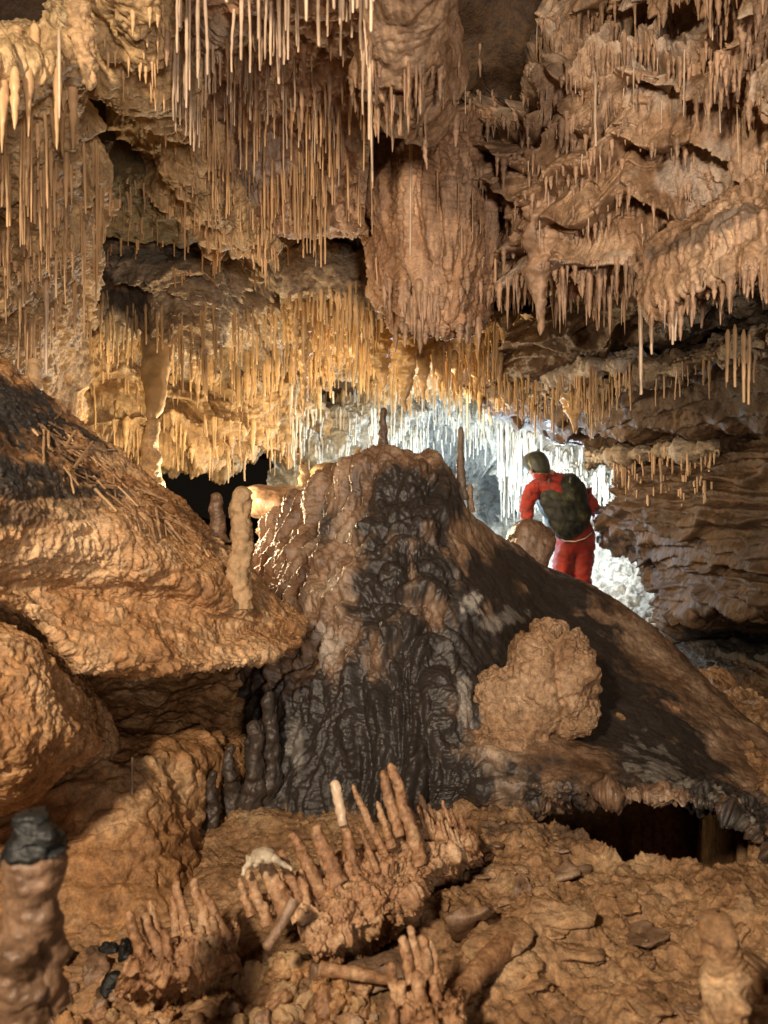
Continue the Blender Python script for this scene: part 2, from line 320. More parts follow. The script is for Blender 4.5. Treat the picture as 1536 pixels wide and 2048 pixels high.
LL = [
 [(-400,1150,2.2),(-100,1180,2.2),(20,1225,2.3),(80,1265,2.5),(100,1260,3.1)],
 [(-400,1300,1.6),(-100,1300,1.65),(30,1310,1.75),(110,1335,1.95),(150,1330,2.7)],
 [(-400,1420,1.5),(-100,1420,1.55),(40,1420,1.65),(150,1430,1.85),(210,1430,2.6)],
 [(-400,1520,1.5),(-100,1520,1.55),(50,1510,1.68),(175,1480,1.93),(230,1500,2.6)],
 [(-400,1600,1.6),(-100,1590,1.65),(40,1570,1.8),(150,1530,2.05),(220,1540,2.7)],
 [(-400,1640,1.9),(-100,1640,2.0),(40,1610,2.2),(130,1570,2.5),(220,1580,2.8)]]
o, _, _ = patch('flowstone_bulge', LL, lambda P, N: .035*fbm(P, 4, 6, .58)+.008*pop(P, 22, 1.)+.008*pop(P, 48, 3.)+.004*fbm(P, 80, 3), M['ochre'], 2.8, kind=None)
tag(o, 'knobbly orange flowstone bulge at the left edge just below the ledge', 'rock formation')
LB = [
 [(-300,1160,3.3),(100,1170,3.3),(250,1180,3.4),(400,1190,3.4),(620,1200,3.5)],
 [(-300,1250,3.0),(100,1280,3.7),(250,1280,3.8),(400,1280,3.8),(620,1280,3.8)],
 [(-300,1400,2.7),(100,1420,3.2),(250,1430,3.2),(400,1440,3.1),(600,1450,3.2)],
 [(-300,1520,2.3),(100,1530,2.3),(250,1520,2.35),(380,1510,2.6),(520,1550,3.0)],
 [(-300,1700,2.1),(100,1700,2.1),(240,1680,2.1),(360,1680,2.3),(470,1700,2.8)],
 [(-300,1850,1.95),(100,1850,1.95),(240,1840,1.95),(370,1830,2.05),(490,1850,2.5)],
 [(-300,2050,1.8),(100,2050,1.8),(250,2000,1.85),(390,1950,1.95),(520,1950,2.3)]]
patch('cave_wall', LB, lambda P, N: .05*fbm(P, 3.5, 5, .5)+.012*pop(P*np.array([1,1,1.6]), 22, 1.)+.022*vein(P*np.array([1,1,1.8]), 7, 3., .25)+.004*fbm(P, 60, 3), M['ochre'], 3.0)
# hanging draped columns between the recess and the mound
for k, (px, py, Y, w, h) in enumerate([(505,1480,2.72,.055,.30),(455,1500,2.78,.05,.26),(560,1420,2.70,.05,.26),(600,1330,2.72,.055,.2),(415,1540,2.7,.035,.17)]):
    pass

# ------------------------------------------------------------------ upper left wall, rib, recess, ceiling
UL = [
 [(-400,20,2.7),(-100,60,2.7),(60,70,2.7),(150,75,2.8),(190,80,3.0)],
 [(-400,40,1.55),(-100,80,1.65),(60,95,1.8),(150,100,1.95),(180,105,2.4)],
 [(-400,150,1.6),(-100,180,1.7),(50,195,1.82),(120,195,1.98),(165,160,2.5)],
 [(-400,300,1.9),(-100,300,1.95),(50,290,2.05),(120,290,2.2),(195,260,2.7)],
 [(-400,420,2.1),(-100,420,2.15),(50,400,2.25),(140,400,2.4),(222,390,2.9)],
 [(-400,560,2.4),(-100,560,2.45),(50,540,2.5),(130,540,2.7),(205,520,3.1)],
 [(-400,700,2.7),(-100,700,2.75),(30,680,2.9),(110,680,3.2),(185,660,3.8)],
 [(-400,900,3.0),(-100,900,3.2),(30,880,3.5),(100,880,3.8),(170,880,4.4)]]
def d_ul(P, N): return .05*fbm(P, 3, 5)+.045*tiers(P, .22, .15, 2.)*1+.03*flutes(P, 14, .12, 1.)+.012*flutes(P, 34, .1)+.006*fbm(P, 60, 3)-.03
patch('cave_wall', UL, d_ul, M['gold'], 3.0)
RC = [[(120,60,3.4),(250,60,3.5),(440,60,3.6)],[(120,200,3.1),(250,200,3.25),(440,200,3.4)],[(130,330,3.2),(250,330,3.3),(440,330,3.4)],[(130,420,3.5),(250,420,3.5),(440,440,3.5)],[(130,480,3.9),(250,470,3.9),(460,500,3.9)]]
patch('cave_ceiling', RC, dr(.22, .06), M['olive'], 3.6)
RI = [
 [(150,-250,2.1),(220,-260,1.7),(320,-250,1.65),(430,-250,2.2)],
 [(160,0,2.4),(190,20,1.95),(280,25,1.88),(370,20,2.3)],
 [(150,100,2.8),(195,115,2.2),(290,125,2.15),(380,120,2.5)],
 [(230,190,3.1),(285,205,2.5),(340,200,2.4),(410,200,2.7)],
 [(305,290,3.3),(335,290,2.8),(380,290,2.66),(450,300,2.9)],
 [(345,390,3.5),(372,390,3.0),(425,400,2.9),(490,400,3.1)],
 [(420,500,3.8),(440,475,3.3),(480,478,3.2),(545,470,3.4)],
 [(430,470,4.1),(450,460,4.0),(480,460,4.0),(540,450,4.0)]]
patch('rock_rib', RI, lambda P, N: .09*fbm(P, 3.5, 6, .55)+.03*vein(P, 6, 2., .3)+.008*pop(P, 40), M['gold'], 2.8)
CC = [
 [(300,-350,1.4),(500,-350,1.4),(790,-350,1.4)],
 [(300,0,2.1),(500,0,2.1),(780,0,2.1)],
 [(340,150,2.6),(500,150,2.55),(760,150,2.5)],
 [(390,300,2.95),(540,300,2.95),(740,300,2.85)],
 [(460,410,3.2),(590,430,3.2),(730,420,3.1)],
 [(480,440,3.4),(600,450,3.4),(735,440,3.3)],
 [(480,420,4.1),(600,440,4.1),(735,430,4.0)]]
patch('cave_ceiling', CC, calcite=lambda V: np.clip(fbm(V, 3, 4, .6, 2.)*2.-.2, 0, .5), disp=lambda P, N: .07*fbm(P, 3, 5)+.05*flutes(P, 7, .3, 3.)+.02*flutes(P, 25, .15, 6.), mat=M['brown'], step=3.2)
PE = [
 [(690,-250,1.6),(760,-250,1.4),(850,-250,1.4),(930,-250,1.7)],
 [(700,0,2.1),(755,0,1.82),(860,0,1.8),(915,0,2.1)],
 [(715,120,2.25),(780,115,1.98),(860,115,1.95),(908,120,2.2)],
 [(735,175,2.5),(785,180,2.12),(850,180,2.1),(900,190,2.4)],
 [(790,225,2.5),(815,240,2.22),(848,250,2.2),(880,225,2.45)],
 [(790,190,3.0),(815,200,2.9),(848,205,2.9),(880,195,3.0)]]
o, _, _ = patch('flowstone_pendant', PE, lambda P, N: .05*fbm(P, 4, 5)+.04*np.clip((pix(P)[:,1]-90)/80, 0, 1)*flutes(P, 14, .1, 2.)+.02*vein(P, 9, 1., .3)+.006*pop(P, 50), M['tier'], 2.6, kind=None)
tag(o, 'rounded reddish flowstone pendant hanging from the ceiling at the top centre', 'rock formation')
CU = [
 [(690,190,3.6),(760,200,3.2),(850,215,3.0),(930,220,3.05),(1010,220,3.5)],
 [(690,340,3.6),(755,340,3.1),(850,330,2.9),(930,330,2.9),(1005,330,3.3)],
 [(715,450,3.6),(765,460,3.12),(855,450,2.88),(940,450,2.88),(1000,450,3.25)],
 [(735,560,3.7),(775,570,3.18),(860,570,2.92),(940,570,2.92),(992,560,3.3)],
 [(765,625,3.9),(800,650,3.3),(860,660,3.05),(935,665,3.05),(975,625,3.4)],
 [(775,600,4.2),(810,610,4.0),(860,620,3.9),(930,625,3.9),(975,600,4.0)]]
def d_cu(P, N):
    return .09*flutes(P, 8, .07, 2., .3)+.02*flutes(P, 30, .1, 5.)+.008*pop(P, 40, 1.)+.008*fbm(P*np.array([.5,.5,2]), 34, 3)-.04
o, _, _ = patch('flowstone_curtain', CU, d_cu, M['brown'], 2.4, kind=None)
tag(o, 'broad fluted brown flowstone curtain hanging over the mound in the centre', 'rock formation')
RT = [
 [(890,-350,2.6),(1000,-350,2.4),(1130,-350,2.1),(1300,-350,1.8),(1536,-350,1.4),(1900,-350,1.2)],
 [(890,0,3.5),(1000,0,3.3),(1100,10,2.95),(1250,10,2.55),(1400,0,2.2),(1536,0,1.9),(1800,0,1.5)][:6],
 [(890,170,3.5),(1000,150,3.05),(1130,130,2.65),(1280,130,2.4),(1536,150,2.05),(1900,150,1.6)],
 [(900,280,3.25),(1000,270,2.9),(1130,260,2.68),(1300,260,2.45),(1536,260,2.2),(1900,260,1.75)],
 [(930,380,3.2),(1010,380,2.88),(1120,370,2.7),(1280,370,2.53),(1536,370,2.35),(1900,370,1.9)],
 [(975,480,3.25),(1030,480,2.93),(1120,480,2.75),(1280,480,2.62),(1536,450,2.55),(1900,450,2.1)],
 [(990,570,3.4),(1040,590,3.1),(1120,590,2.9),(1250,560,2.82),(1450,540,2.8),(1900,500,2.3)],
 [(1000,560,4.2),(1050,570,4.0),(1120,570,3.8),(1250,540,3.7),(1450,520,3.6),(1900,480,3.1)]]
def fl_(P): return np.clip(fbm(P, 4, 3, .5, 3.)*2+.6, 0, 1)
def d_rt(P, N):
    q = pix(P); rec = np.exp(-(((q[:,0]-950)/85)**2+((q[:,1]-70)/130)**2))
    t = tiers(P, .165, .14, 5., 1.25, .22)
    t2 = tiers(P, .075, .2, 9., 1.3); return .13*t-.12+.04*t2*fl_(P)+.075*fbm(P, 3.2, 4)+(.3+.7*t)*(.075*flutes(P, 12, .10, 2., .2)+.030*flutes(P, 32, .10, 7., .2)+.008*flutes(P, 80, .1, 1.))+.004*fbm(P, 60, 3)-.35*rec
RTo, RTV, RTN = patch('flowstone_wall', RT, d_rt, M['tier'], 3.0, kind='structure', calcite=lambda V: np.clip(fbm(V, 2.3, 4, .6, 4.)*2.2-.3, 0, .4), stain_shade=lambda V: blobmask(V, [(1500,400,2.3,.16,.4,.05,.6),(950,60,3.3,.25,.5,.3,.85)], 6))  # second dark blob paints shade into the upper left recess
RD = [
 [(1290,400,3.3),(1380,370,3.1),(1470,330,2.9),(1545,310,2.7),(1900,200,2.2)],
 [(1275,520,2.6),(1370,465,2.4),(1460,410,2.2),(1545,380,2.1),(1900,260,1.7)],
 [(1275,570,2.5),(1370,525,2.3),(1460,480,2.12),(1545,450,2.02),(1900,350,1.65)],
 [(1290,625,2.5),(1375,595,2.32),(1460,565,2.15),(1545,545,2.05),(1900,460,1.7)],
 [(1300,600,3.1),(1380,570,3.0),(1470,540,2.9),(1550,520,2.8),(1900,430,2.4)]]
o, _, _ = patch('flowstone_drapery', RD, lambda P, N: .05*fbm(P, 3, 4)+.05*flutes(P, 15, .12, 3.)+.02*flutes(P, 36, .12, 7.)+.004*fbm(P, 60, 3)-.02, M['tier'], 2.6, kind=None,
   stain_shade=lambda V: blobmask(V, [(1440,450,2.2,.12,.4,.04,.6)], 9))
tag(o, 'dripping brown flowstone drapery at the right edge below the tiered wall', 'rock formation')
RW = [
 [(960,600,5.0),(1100,590,4.3),(1250,580,3.9),(1400,570,3.5),(1560,550,3.1),(1950,500,2.5)],
 [(930,735,5.9),(1030,745,4.9),(1200,705,4.4),(1300,685,4.1),(1560,610,3.4),(1950,540,2.7)],
 [(930,770,6.2),(1030,758,5.5),(1200,715,5.0),(1300,697,4.6),(1560,620,3.8),(1950,550,3.1)],
 [(960,800,6.1),(1060,795,5.35),(1200,765,4.8),(1300,745,4.3),(1560,690,3.6),(1950,640,2.9)],
 [(1080,862,6.5),(1150,868,5.7),(1215,868,5.1),(1320,855,4.6),(1560,840,3.9),(1950,800,3.0)],
 [(1180,884,6.6),(1200,882,6.1),(1240,880,5.5),(1330,868,4.9),(1560,848,4.2),(1950,808,3.3)],
 [(1235,965,6.3),(1250,960,5.6),(1310,955,5.0),(1400,950,4.6),(1560,945,4.0),(1950,940,3.1)],
 [(1195,1062,6.4),(1225,1055,5.6),(1310,1050,5.0),(1400,1050,4.5),(1560,1050,3.9),(1950,1050,3.0)],
 [(1285,1130,6.2),(1305,1130,5.5),(1360,1130,5.0),(1430,1140,4.5),(1560,1150,3.9),(1950,1150,3.0)],
 [(1312,1235,6.1),(1330,1230,5.4),(1380,1225,4.9),(1440,1225,4.5),(1560,1220,3.9),(1950,1200,3.0)],
 [(1312,1275,6.1),(1335,1275,5.6),(1390,1265,5.4),(1440,1260,5.6),(1560,1260,5.2),(1950,1260,4.2)],
 [(1320,1380,6.0),(1350,1370,5.5),(1400,1350,5.0),(1450,1350,4.8),(1560,1350,4.6),(1950,1400,3.8)],
 [(1330,1600,6.0),(1360,1600,5.4),(1420,1600,5.0),(1480,1600,4.6),(1560,1600,4.4),(1950,1700,3.8)]]
def d_rw(P, N):
    t = tiers(P, .26, .08, 1., .5, .06); st = tiers(P*np.array([.4,.4,1]), .075, .1, 4., .7)
    return .10*t-.06+.035*st+.055*fbm(P*np.array([.7,.7,2.2]), 1.8, 6, .58)+.02*flutes(P, 8, .15, 2.)+.03*vein(P*np.array([1,1,3.]), 2.5, 1., .2)+.012*flutes(P, 24, .2)
patch('cave_wall', RW, d_rw, M['dark'], 3.2, stain_shade=lambda V: blobmask(V, [(1480,1290,5.2,.5,.8,.13,.9),(1500,620,3.3,.5,.8,.12,.6)], 3))  # dark blobs paint shade into the low notch and beneath the drapery

# ------------------------------------------------------------------ the chamber behind
MB_ = [
 [(90,380,3.9),(300,385,3.9),(430,410,3.9),(580,440,4.0),(800,440,4.2)],
 [(100,450,4.0),(300,450,4.0),(430,470,4.0),(580,490,4.2),(800,490,4.6)],
 [(110,540,4.3),(300,540,4.1),(420,550,4.1),(570,540,4.5),(800,530,5.0)],
 [(120,620,4.5),(300,625,4.4),(410,645,4.4),(560,620,5.0),(800,590,5.6)],
 [(130,650,5.0),(300,655,5.0),(410,690,5.0),(570,690,5.8),(800,660,6.4)],
 [(130,690,5.6),(300,700,5.7),(420,730,5.9),(590,760,6.7),(820,750,7.6)]]
patch('cave_ceiling', MB_, lambda P, N: .24*fbm(P*np.array([1,1,2.6]), 1.5, 7, .6)+.09*vein(P*np.array([.6,1,2.6]), 2.2, 3., .15)+.03*fbm(P*np.array([1,1,2.5]), 14, 4, .6), M['lime'], 3.0,
   stain_shade=lambda V: blobmask(V, [(220,590,4.3,.3,.4,.1,.75),(300,510,4.1,.3,.4,.05,.6)], 3))
BL = [
 [(60,640,5.0),(300,660,5.5),(430,690,5.8),(540,740,6.6),(640,780,7.9)],
 [(60,740,5.0),(300,760,5.4),(430,770,5.7),(540,800,6.4),(640,830,7.9)],
 [(60,830,5.1),(300,835,5.5),(430,840,5.7),(540,850,6.3),(620,880,7.9)],
 [(60,890,5.4),(300,898,5.6),(430,905,5.8),(540,908,6.4),(620,930,7.9)],
 [(60,895,6.6),(300,900,7.0),(430,905,7.2),(540,905,7.6),(640,935,8.4)]]
patch('cave_wall', BL, lambda P, N: .30*fbm(P, 1.3, 6, .55)+.20*(tiers(P, .33, .15, 3., 1.5)-.5)+.10*flutes(P, 6, .15, 3.)+.05*flutes(P, 17, .12), M['gold'], 2.8)
FC = [
 [(540,540,4.6),(700,560,4.5),(860,600,4.3),(1000,610,4.3),(1180,640,4.7)],
 [(540,610,5.2),(700,640,5.2),(860,660,5.2),(1000,690,5.4),(1180,740,5.8)],
 [(560,680,6.0),(700,700,6.2),(860,730,6.4),(1000,760,6.6),(1200,820,6.9)],
 [(580,740,7.2),(700,750,7.6),(860,770,7.8),(1020,790,7.9),(1230,850,8.1)]]
patch('cave_ceiling', FC, lambda P, N: .16*fbm(P, 1.6, 6, .55)+.12*flutes(P, 4.5, .4, 3.)+.03*flutes(P, 14, .2), M['gold'], 2.8)
FW = [
 [(540,720,8.0),(700,740,8.2),(860,760,8.4),(1000,780,8.4),(1150,820,8.3),(1300,840,8.0),(1500,850,7.6)],
 [(540,800,7.7),(700,820,8.0),(860,830,8.6),(1000,850,8.4),(1150,890,8.2),(1300,910,7.8),(1500,920,7.4)],
 [(540,870,7.5),(700,890,7.9),(840,900,9.0),(960,920,9.2),(1120,960,8.2),(1300,980,7.7),(1500,1000,7.2)],
 [(540,950,7.5),(700,960,8.0),(840,980,9.2),(960,1000,9.4),(1120,1040,8.4),(1280,1070,7.7),(1500,1100,7.2)],
 [(540,1040,7.4),(700,1060,8.0),(840,1070,9.0),(960,1080,9.0),(1120,1110,8.2),(1260,1140,7.5),(1500,1170,7.0)],
 [(540,1120,6.6),(700,1140,7.0),(840,1160,7.4),(960,1170,7.6),(1100,1190,7.4),(1250,1215,6.9),(1500,1250,6.4)],
 [(540,1250,5.9),(700,1270,6.0),(840,1290,6.2),(960,1300,6.2),(1090,1310,6.2),(1250,1320,6.1),(1500,1340,5.9)]]
def d_fw(P, N):
    low = 1/(1+np.exp(-(pix(P)[:,1]-1075)/12.))
    return (1-low)*(.36*fbm(P, 1.2, 6, .55)+.22*tiers(P, .4, .15, 3., 1.5)+.14*flutes(P, 4.5, .12, 3.)+.08*flutes(P, 13, .1))+low*(.10*fbm(P, 2, 5)+.07*pop(P, 11, 1.)+.03*pop(P, 26, 2.))
patch('cave_wall', FW, d_fw, M['pale'], 2.6, stain_shade=lambda V: blobmask(V, [(930,930,9.2,.5,1.2,.28,.6),(985,1000,9.2,.3,1.2,.3,.75),(850,870,9,.25,1.,.15,.4)], 2))

# slanting rock shelves on the dark right wall, pale colour standing in for light grazing their edges
def shelf(pts, th, label, mat='lime', step=3.0, lit_tint=0.):
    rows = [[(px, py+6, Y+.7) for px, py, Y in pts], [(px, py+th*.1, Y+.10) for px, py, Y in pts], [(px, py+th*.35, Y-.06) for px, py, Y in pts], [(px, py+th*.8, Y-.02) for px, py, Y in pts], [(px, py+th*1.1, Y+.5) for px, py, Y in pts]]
    o, _, _ = patch('rock_shelf', rows, lambda P, N: .07*fbm(P*np.array([1,1,2.]), 4, 6, .62)+.03*pop(P, 14), M[mat], step, kind=None, calcite=lambda V: np.full(len(V), lit_tint)); tag(o, label, 'rock formation')
shelf([(985,768,5.3),(1080,735,4.9),(1180,708,4.5),(1285,684,4.1)], 46, 'upper rock shelf, tinted pale as if lit, slanting across the dark right wall', lit_tint=.75)
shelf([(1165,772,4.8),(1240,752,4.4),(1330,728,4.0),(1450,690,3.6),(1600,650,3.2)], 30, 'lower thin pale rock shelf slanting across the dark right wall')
shelf([(1170,902,5.6),(1240,898,5.2),(1320,892,4.9),(1440,888,4.4)], 22, 'shelf tinted pale as if lit at the right edge of the bright opening')
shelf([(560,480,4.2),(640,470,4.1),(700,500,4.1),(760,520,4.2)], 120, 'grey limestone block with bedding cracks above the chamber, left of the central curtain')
# ------------------------------------------------------------------ where the modelled rock is, so that things hang from it and lie on it
CELL = 5; GX0, GY0, GW, GH = -320, -320, 440, 550
_V = np.concatenate([v for k, (v, n) in PATCH.items()]).astype(np.float32); _N = np.concatenate([n for k, (v, n) in PATCH.items()]).astype(np.float32)
_ok = _V[:,1] > .5; _V, _N = _V[_ok], _N[_ok]
def depth_grid():
    q = pix(_V); ix = ((q[:,0]-GX0)/CELL).astype(int); iy = ((q[:,1]-GY0)/CELL).astype(int)
    ok = np.where((ix >= 0) & (ix < GW) & (iy >= 0) & (iy < GH))[0]; ok = ok[np.argsort(-_V[ok,1])]
    g = np.full((GH, GW), -1); g[iy[ok], ix[ok]] = ok; return g
ZG = depth_grid()
def surf(px, py):
    ix, iy = int((px-GX0)/CELL), int((py-GY0)/CELL)
    if not (0 <= ix < GW and 0 <= iy < GH): return None, None
    i = ZG[iy, ix]
    if i < 0:
        w_ = ZG[max(0, iy-2):iy+3, max(0, ix-2):ix+3]; w_ = w_[w_ >= 0]
        if not len(w_): return None, None
        i = w_[len(w_)//2]
    return _V[i].astype(float), _N[i].astype(float)
def inside(px, py, poly):
    c = False; n = len(poly)
    for i in range(n):
        (x1, y1), (x2, y2) = poly[i], poly[(i+1) % n]
        if (y1 > py) != (y2 > py) and px < (x2-x1)*(py-y1)/(y2-y1)+x1: c = not c
    return c

# ------------------------------------------------------------------ dripstone shapes
def lathe(prof, nseg, nfun=None, axis=None, seed=0.):
    """prof: list of (t, r) from root (t=0) to tip; returns unit mesh along -Z unless axis (array of centres) is given"""
    n = len(prof); a = np.linspace(0, 2*math.pi, nseg, endpoint=False); V = []
    for k, (t, r) in enumerate(prof):
        c = np.array([0, 0, -t]) if axis is None else axis[k]
        V.append(np.stack([c[0]+r*np.cos(a), c[1]+r*np.sin(a), np.full(nseg, c[2])], 1))
    V = np.concatenate(V); i = np.arange(n*nseg).reshape(n, nseg); j = np.roll(i, -1, axis=1)
    F = np.stack([i[:-1], i[1:], j[1:], j[:-1]], -1).reshape(-1, 4)
    return V, F
def straw_proto(k):
    rg = random.Random(k); n = 14; prof = []; ax = []; x = y = 0
    for i in range(n+1):
        t = i/n; r = 1.35-.7*t+.14*rg.uniform(-1, 1)
        if i == n: r = .2
        if i == 0: r = .5
        if i == n-1: t = t+.06; r *= .95
        x += rg.uniform(-.12, .12)*(1+2*(k%3==0)); y += rg.uniform(-.12, .12)*(1+2*(k%3==0))
        prof.append((t, r)); ax.append(np.array([x, y, -t]))
    return lathe(prof, 7, axis=ax)
def stal_proto(k, seg=12, n=26):
    rg = random.Random(100+k); prof = []; ax = []; x = y = 0; ph = rg.uniform(0, 9)
    for i in range(n+1):
        t = i/n; r = (1-t)**(.62+.25*(k % 3)) * (1+.10*math.sin(t*23+ph)+.07*rg.uniform(-1, 1))*min(1, .4+t*5)+.10
        if i == n: r = .03
        x += rg.uniform(-.035, .035); y += rg.uniform(-.035, .035); prof.append((t, r)); ax.append(np.array([x, y, -t]))
    V, F = lathe(prof, seg, axis=ax)
    Q = V*np.array([1.6,1.6,5])+k*7; V[:, :2] *= (1+.28*fbm(Q, 1.0, 3))[:, None]
    return V, F
def fing_proto(k):
    rg = random.Random(200+k); prof = []; ax = []; x = y = 0; n = 22; ph = rg.uniform(0, 9)
    for i in range(n+1):
        t = i/n; r = (1.15-.45*t)*(1+.09*math.sin(t*17+ph)+.06*rg.uniform(-1, 1))
        if t > .9: r *= math.sqrt(max(0, 1-((t-.9)/.1)**2))*.95+.03
        x += rg.uniform(-.06, .06); y += rg.uniform(-.06, .06); prof.append((t, r)); ax.append(np.array([x, y, -t]))
    V, F = lathe(prof, 12, axis=ax); Q = V*np.array([1.2,1.2,6])+k*5; V[:, :2] *= (1+.3*fbm(Q, 1.0, 3))[:, None]
    return V, F
PROTO = {'straw': [straw_proto(k) for k in range(6)], 'stal': [stal_proto(k) for k in range(8)], 'finger': [fing_proto(k) for k in range(6)]}
REC = []
def hang(P, L, r, kind, mat, label, group, tilt=0.0):
    REC.append(dict(P=np.array(P, float), L=L, r=r, k=kind, v=rng.integers(len(PROTO[kind])), rz=rng.uniform(0, 6.28), tx=rng.normal(0, .012)+tilt, ty=rng.normal(0, .012), mat=mat, label=label, group=group, s=L*r/P[1]**2))
def field(poly, n, L, R, kind, mat, label, group, nz=.35, out=.012, clump=0.0, pull=.015, ymin=0, ymax=99, tries=14):
    xs = [p[0] for p in poly]; ys = [p[1] for p in poly]; done = 0; t = 0
    while done < n and t < n*tries:
        t += 1; px, py = rng.uniform(min(xs), max(xs)), rng.uniform(min(ys), max(ys))
        if not inside(px, py, poly): continue
        P, N = surf(px, py)
        if P is None or N[2] > nz or not (ymin < P[1] < ymax): continue
        if clump and gn(P[None]*clump)[0] < rng.uniform(-.25, .1): continue
        l = (L[0]+(L[1]-L[0])*rng.random()**1.7)*(0.75+.5*(gn(P[None]*4)[0]+.5)); r = rng.uniform(*R)
        hang(P+N*np.array([out, out, 0])+np.array([0, 0, pull]), l, r, kind, mat, label, group); done += 1
BIG = []
def one(px, py, Y, len_px, w_px, kind='stal', mat='tierst', label='', group=None, up=.06, top=None):
    L = len_px/FPX*Y; r = w_px/2/FPX*Y; P = at(px, py, Y)+np.array([0, 0, up])
    if kind == 'straw': hang(P, L+up, r*.8, kind, mat, label, group)
    else: BIG.append((P, L+up, r, kind, mat, label))
R4 = lambda x0, y0, x1, y1: [(x0, y0), (x1, y0), (x1, y1), (x0, y1)]
g = 'soda straws of the cluster at the top centre'; lb = 'long pale pinkish soda straw hanging in the dense cluster at the top centre'
field(R4(310,-250,760,40), 60, (.13,.27), (.003,.0055), 'straw', 'strawp', lb, g, .6, .0, clump=3)
field(R4(350,40,740,230), 120, (.05,.26), (.0022,.0048), 'straw', 'strawp', lb, g, .6, .0, clump=3.5)
field([(400,200),(760,200),(740,420),(560,430),(430,330)], 170, (.06,.26), (.0025,.0055), 'straw', 'straww', lb, g, .6, .0, clump=3)
field([(330,60),(760,60),(740,420),(560,430),(400,300)], 90, (.05,.15), (.006,.013), 'stal', 'tierst', 'short tapering stalactite among the soda straws at the top centre', 'stalactites among the straws at the top centre', .0, -.003, tries=40)
g = 'soda straws on the left wall'; lb = 'thin tan soda straw hanging on the upper left wall above the ledge'
field([(-250,180),(215,200),(215,620),(120,700),(-250,700)], 230, (.05,.30), (.0022,.0048), 'straw', 'straww', lb, g, .0, .004, clump=3)
field([(-250,180),(215,200),(215,620),(120,700),(-250,700)], 130, (.04,.16), (.006,.012), 'stal', 'straww', 'tapering tan stalactite on the upper left wall above the ledge', 'stalactites on the left wall', -.1, .0)
g = 'short stalactites in the top left corner'; field(R4(-200,60,150,190), 26, (.06,.2), (.006,.014), 'stal', 'straww', 'tapering brown stalactite hanging under the black recess in the top left corner', g, .2, .0)
g = 'fringe of small straws under the grey block'; lb = 'small tan soda straw in the fringe under the grey rock block left of centre'
field(R4(200,360,600,560), 150, (.03,.13), (.003,.006), 'straw', 'straww', lb, g, .0, .0, ymax=6)
field([(170,610),(760,600),(760,700),(400,730),(150,710)], 190, (.08,.30), (.0045,.009), 'straw', 'strawo', lb, g, -.15, .0, ymin=3.6, tries=40)
g = 'amber straws of the chamber ceiling'; lb = 'amber soda straw hanging from the lamplit chamber ceiling behind the central curtain'
field([(560,590),(760,560),(1010,620),(1010,800),(600,790)], 420, (.05,.26), (.004,.011), 'straw', 'strawo', lb, g, .1, .0, ymin=3.8, clump=1.6, tries=30)
field([(560,590),(760,560),(1010,620),(1010,800),(600,790)], 120, (.12,.34), (.012,.028), 'stal', 'strawo', 'amber stalactite of the lamplit chamber ceiling', 'amber stalactites of the chamber ceiling', .0, .0, ymin=4.2, tries=30)
g = 'straws on the back wall of the left chamber'; lb = 'golden soda straw hanging on the lamplit back wall above the low black passage'
field(R4(170,700,640,920), 190, (.06,.30), (.004,.010), 'straw', 'strawo', lb, g, .0, .0, ymin=4.5, tries=40)
field(R4(170,700,640,900), 60, (.1,.3), (.012,.028), 'stal', 'strawo', 'golden stalactite on the lamplit back wall above the low black passage', 'stalactites on the back wall of the left chamber', -.1, .0, ymin=4.5, tries=40)
g = 'amber straws under the right wall lip'; lb = 'amber soda straw hanging under the right wall lip beside the bright opening'
field([(940,755),(1240,745),(1240,790),(1190,830),(1080,820),(960,790)], 150, (.05,.24), (.0035,.007), 'straw', 'strawo', lb, g, .2, .0, ymin=4.0, tries=30)
g = 'white straws lit from behind the caver'; lb = 'brilliant white soda straw on the far wall lit by the lamp behind the caver'
field([(580,770),(1010,790),(1010,880),(580,910)], 280, (.08,.36), (.005,.012), 'straw', 'strawb', lb, g, .1, .02, ymin=6.0, tries=30)
field([(990,790),(1090,850),(1240,890),(1240,1010),(1000,960)], 380, (.15,.6), (.006,.015), 'straw', 'strawb', lb, g, .3, .02, ymin=6.9, tries=30)
g = 'small stalactites of the tiered wall'; lb = 'blunt brown stalactite in the rows of the tiered flowstone wall at upper right'
field([(900,120),(1000,60),(1640,-100),(1700,480),(1500,560),(1000,590),(920,400)], 800, (.02,.11), (.005,.014), 'stal', 'tierst', lb, g, -.25, -.006, pull=.018, tries=60)
field([(900,120),(1000,60),(1640,-100),(1700,480),(1500,560),(1000,590),(920,400)], 50, (.05,.2), (.0015,.0026), 'straw', 'strawp', 'thin pale soda straw hanging from a tier of the flowstone wall at upper right', 'soda straws of the tiered wall', -.2, .0, tries=60)
field([(960,520),(1290,500),(1290,600),(1000,610)], 110, (.05,.18), (.006,.015), 'stal', 'tierst', lb, g, -.1, .0, tries=60)
field([(1270,520),(1700,350),(1700,560),(1290,640)], 80, (.03,.12), (.006,.013), 'stal', 'tierst', 'blunt brown stalactite fringing the drapery at the right edge', 'stalactites under the right drapery', -.2, -.004, tries=60)
field([(750,560),(990,560),(975,670),(790,660)], 45, (.05,.16), (.008,.02), 'stal', 'tierst', 'tapering brown stalactite along the foot of the central curtain', 'stalactites under the central curtain', -.1, .0, tries=60)
field([(700,330),(1000,330),(990,560),(760,560)], 12, (.08,.22), (.002,.004), 'straw', 'straww', 'thin straw hanging down the face of the central curtain', 'straws on the central curtain', .1, .02)
field([(160,20),(330,20),(480,300),(560,470),(400,470),(240,190)], 70, (.03,.09), (.003,.008), 'stal', 'straww', 'tiny tan stalactite on the rock rib left of the straw cluster', 'tiny stalactites of the rock rib', .0, .0, tries=40)
